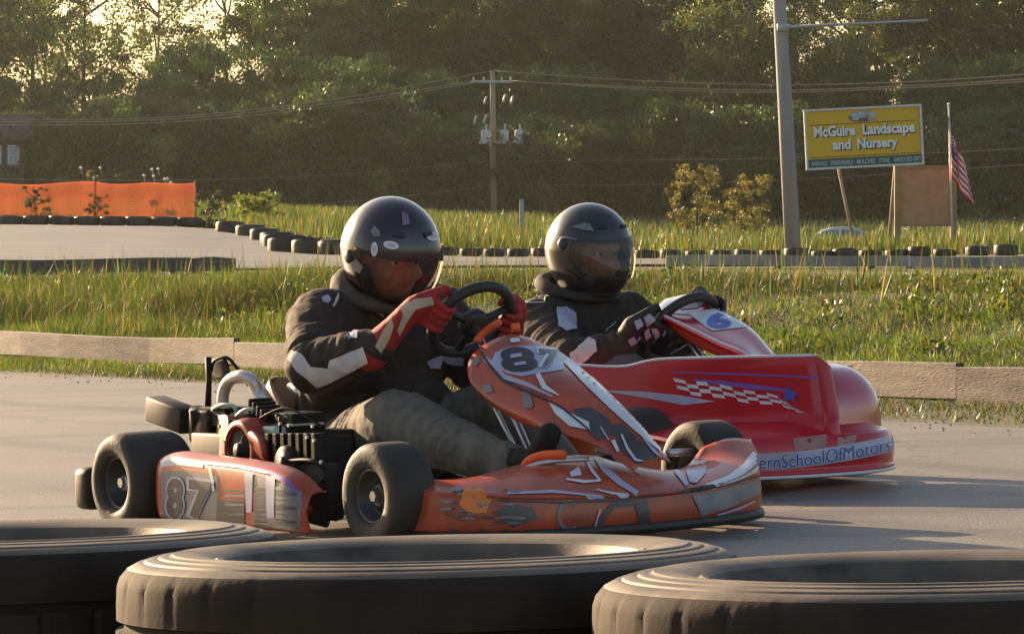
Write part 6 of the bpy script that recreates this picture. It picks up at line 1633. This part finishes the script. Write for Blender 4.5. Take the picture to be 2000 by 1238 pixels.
# padded collar
cc_ = neck + Vector((-0.012, 0, -0.012))
ring = [cc_ + Vector((0.105 * math.cos(a), 0.115 * math.sin(a), 0.016 - 0.042 * math.cos(a))) for a in np.linspace(0, 6.2832, 33)[:-1]]
COLM = M('collar_cloth', (0.075, 0.058, 0.045), 0.85, 0.2, 30.0, 0.4, 50.0)
MB().tube(ring, [0.027 - 0.011 * math.cos(a) for a in np.linspace(0, 6.2832, 33)[:-1]], 12, closed=True).build('collar', COLM, p1)
TB1 = Target(K1); TB1.add_obj(body1); TB1.add_obj(gl1); TB1.add([Vector(v.co) for v in p1.children[-1].data.vertices], [tuple(p.vertices) for p in p1.children[-1].data.polygons])
poly(TB1, [(563, 700), (571, 685), (589, 691), (609, 716), (641, 719), (645, 704), (710, 677), (719, 708), (645, 746), (620, 756), (601, 740), (580, 725)], PATCH, 'sleeve_stripe', p1, 0.004)
poly(TB1, [(677, 641), (690, 636), (700, 642), (699, 661), (688, 660), (680, 666)], PATV, 'sleeve_badge', p1, 0.004)
poly(TB1, [(628, 582), (640, 577), (646, 586), (640, 594), (631, 591)], PATV, 'shoulder_badge', p1, 0.004)
strip(TB1, [(661, 574), (657, 586), (650, 600)], [4, 5, 3], PATCH, 'shoulder_mark', p1, 0.004)
strip(TB1, [(650, 546), (668, 554), (690, 572), (715, 594), (748, 618)], [6, 9, 9, 8, 5], PIPE, 'collar_piping', p1, 0.005, jump=0.4)
poly(TB1, [(832, 706), (848, 698), (878, 688), (908, 700), (906, 714), (882, 712), (862, 704), (858, 720), (838, 719)], PATV, 'chest_print', p1, 0.004)
poly(TB1, [(733, 676), (748, 648), (766, 622), (770, 636), (760, 664), (744, 690)], GTAN, 'glove_panel', p1, 0.003)
poly(TB1, [(782, 600), (812, 584), (842, 580), (848, 594), (812, 604), (794, 630), (780, 656), (776, 646), (788, 614)], GTAN, 'glove_panel', p1, 0.003)
TH1 = Target(K1); TH1.add_obj(h1); TH1.add(hv1, hf1)
def oval(cx, cy, rx, ry, rot=0.0, n=18):
    return [(cx + rx * math.cos(a) * math.cos(rot) - ry * math.sin(a) * math.sin(rot), cy + rx * math.cos(a) * math.sin(rot) + ry * math.sin(a) * math.cos(rot)) for a in np.linspace(0, 2 * math.pi, n + 1)[:-1]]
for (cx, cy, rx, ry, ro) in ((764, 479, 15, 7.5, 0.2), (843, 462, 12, 8.5, 0.15), (732, 487, 6.5, 14, 0.05)):
    poly(TH1, oval(cx, cy, rx, ry, ro), PWHT, 'helmet_sticker', h1, 0.003); poly(TH1, oval(cx, cy, rx * .6, ry * .5, ro), PLAV, 'helmet_sticker', h1, 0.0045)
poly(TH1, [(784, 414), (796, 420), (800, 438), (786, 442)], M('sticker_mauve', (0.20, 0.14, 0.20), 0.4), 'helmet_sticker', h1, 0.003)
poly(TH1, [(724, 452), (732, 442), (742, 452), (744, 462), (730, 462)], PGRY, 'helmet_sticker', h1, 0.003)
poly(TH1, [(686, 512), (698, 506), (710, 520), (704, 534), (692, 528)], PGRY, 'helmet_sticker', h1, 0.003)

# ---- driver of the red kart
p2 = empty('person', K2.M)
tag(p2, 'driver in black full-face helmet and black suit with white patches, sitting in the red kart', 'person')
hc2 = P2(1150, 490, y=0.0)
HR2 = Matrix.Translation(hc2) @ rot_to((0.98, -0.12, -0.12))
h2, hv2, hf2 = helmet(p2, HR2, H2M, -0.42, 0.30, 1.15, -0.48, 0.36, V2M, 0.035, 0.146, 0.130, 0.148)
neck2 = hc2 + Vector((-0.03, 0, -0.13))
shR2 = P2(1046, 632, y=-0.19); shL2 = Vector((shR2.x + 0.02, 0.19, shR2.z))
elR2 = P2(1118, 706, y=-0.29); wrR2 = P2(1216, 674, y=-0.19)
sw2 = (*SW2, 0.128); angR2 = math.pi - 0.05
wrL2 = SW2[0] + SW2[1] * 0.19 + Vector((-0.14, 0, -0.02))
chest2 = Vector((shR2.x + 0.0, 0, shR2.z - 0.12)); pel2 = Vector((0.14, 0, 0.165)); kn2 = P2(1212, 728, y=-0.19)
B2 = [
 (pel2 + Vector((0, -0.06, 0)), 0.135, pel2 + Vector((0, 0.06, 0)), 0.135, PG2), (pel2 + Vector((0, 0, 0.05)), 0.15, pel2 + Vector((0.0, 0, 0.15)), 0.148, JB),
 (pel2 + Vector((0, -0.05, 0.14)), 0.135, chest2 + Vector((0, -0.075, 0)), 0.14, JB), (pel2 + Vector((0, 0.05, 0.14)), 0.135, chest2 + Vector((0, 0.075, 0)), 0.14, JB),
 (chest2 + Vector((0, -0.07, 0)), 0.14, shR2, 0.088, JB), (chest2 + Vector((0, 0.07, 0)), 0.14, shL2, 0.088, JB), (shR2, 0.085, shL2, 0.085, JB), (chest2 + Vector((0, 0, 0.08)), 0.10, neck2, 0.075, JB), (neck2, 0.07, hc2 + Vector((0, 0, -0.03)), 0.058, (0.02, 0.017, 0.015)),
 (shR2, 0.088, elR2, 0.070, JB), (elR2, 0.068, wrR2, 0.045, JB), (shL2, 0.085, Vector((0.42, 0.30, 0.38)), 0.068, JB), (Vector((0.42, 0.30, 0.38)), 0.066, wrL2, 0.044, JB),
 (pel2 + Vector((0.02, -0.085, 0)), 0.110, kn2, 0.072, PG2), (kn2, 0.072, Vector((0.98, -0.13, 0.12)), 0.05, PG2), (pel2 + Vector((0.02, 0.085, 0)), 0.110, Vector((0.58, 0.17, 0.32)), 0.072, PG2), (Vector((0.58, 0.17, 0.32)), 0.072, Vector((0.98, 0.13, 0.12)), 0.05, PG2),
 (Vector((0.98, -0.13, 0.12)), 0.042, Vector((1.08, -0.13, 0.15)), 0.032, SHOE), (Vector((0.98, 0.13, 0.12)), 0.042, Vector((1.08, 0.13, 0.15)), 0.032, SHOE)]
body2 = build_body(p2, B2, head_bones(HR2))
paint_bones(body2, B2 + [(HR2 @ Vector((0, 0, 0.02)), 0.085, HR2 @ Vector((0.06, 0, -0.06)), 0.062, SKIN), (HR2 @ Vector((0.10, 0, -0.03)), 0.02, HR2 @ Vector((0.09, 0, -0.08)), 0.02, SKIN)])
for s in (-1, 1):
    for rr_, mt, dx in ((0.0125, EYEW, 0.0), (0.007, EYED, 0.0075)):
        V, Fc = ellip(HR2 @ Vector((0.083 + dx, s * 0.030, 0.002)), (rr_, rr_, rr_)); link('eye', mesh('eye', V, Fc), mt, p2)
gl2 = glove(p2, 'glove', sw2, angR2, wrR2, GBLK, flip=-1); glove(p2, 'glove', sw2, 0.5, wrL2, GBLK, flip=1)
cc_ = neck2 + Vector((-0.015, 0, -0.005))
ring = [cc_ + Vector((0.11 * math.cos(a), 0.12 * math.sin(a), 0.018 - 0.03 * math.cos(a))) for a in np.linspace(0, 6.2832, 33)[:-1]]
MB().tube(ring, [0.020 - 0.007 * math.cos(a) for a in np.linspace(0, 6.2832, 33)[:-1]], 12, closed=True).build('collar', M('collar_black', (0.035, 0.026, 0.024), 0.85, 0.2, 30.0), p2)
TB2 = Target(K2); TB2.add_obj(body2); TB2.add_obj(gl2)
poly(TB2, [(1085, 604), (1104, 600), (1121, 612), (1124, 645), (1107, 650), (1091, 640)], PATV, 'sleeve_patch', p2, 0.009, jump=0.2)
poly(TB2, [(1112, 692), (1130, 678), (1150, 662), (1164, 667), (1165, 686), (1148, 700), (1128, 714), (1118, 714)], PATCH, 'sleeve_patch', p2, 0.008, jump=0.2)
strip(TB2, [(1176, 662), (1184, 644), (1202, 627)], [3, 4, 2], PIPE, 'sleeve_piping', p2, 0.004)
strip(TB2, [(1010, 590), (1036, 592), (1062, 592), (1068, 578), (1060, 566)], [2, 3, 3, 3, 2], PIPE, 'shoulder_piping', p2, 0.004)
for pts in ([(1256, 620), (1268, 612), (1280, 626), (1264, 638)], [(1272, 642), (1282, 640), (1292, 660), (1282, 668)], [(1304, 676), (1322, 665), (1320, 682), (1308, 686)], [(1244, 660), (1250, 656), (1254, 676), (1247, 678)], [(1292, 642), (1302, 648), (1298, 658), (1292, 654)], [(1238, 628), (1250, 622), (1256, 634), (1244, 644)], [(1226, 664), (1238, 656), (1244, 668), (1232, 676)], [(1258, 646), (1268, 640), (1272, 656), (1262, 664)]):
    poly(TB2, pts, PATV, 'glove_print', p2, 0.003)
TH2 = Target(K2); TH2.add_obj(h2); TH2.add(hv2, hf2)
poly(TH2, [(1118, 444), (1140, 436), (1152, 438), (1160, 452), (1140, 450)], PGRY, 'helmet_sticker', h2, 0.003)
strip(TH2, [(1086, 470), (1090, 464), (1106, 464), (1128, 468)], [2, 3, 3, 2], PGRY, 'visor_trim', h2, 0.003)
strip(TH2, [(1102, 524), (1122, 540), (1140, 556)], [3, 4, 3], PDRK, 'helmet_stripe', h2, 0.003)
# ---------------------------------------------------------------- warm evening haze
hz = MB().box((0, 195, 14), (260, 430, 34)).build('haze', None)
m = bpy.data.materials.new('haze'); m.use_nodes = True; n = m.node_tree
n.nodes.remove(n.nodes['Principled BSDF'])
pv = n.nodes.new('ShaderNodeVolumePrincipled'); pv.inputs['Color'].default_value = (0.90, 0.95, 0.85, 1); pv.inputs['Density'].default_value = 0.00009; pv.inputs['Anisotropy'].default_value = 0.55
n.links.new(pv.outputs[0], n.nodes['Material Output'].inputs['Volume'])
hz.data.materials.append(m); hz['kind'] = 'stuff'; tag(hz, 'thin warm evening haze hanging over the whole track', 'haze')
bpy.context.view_layer.update()
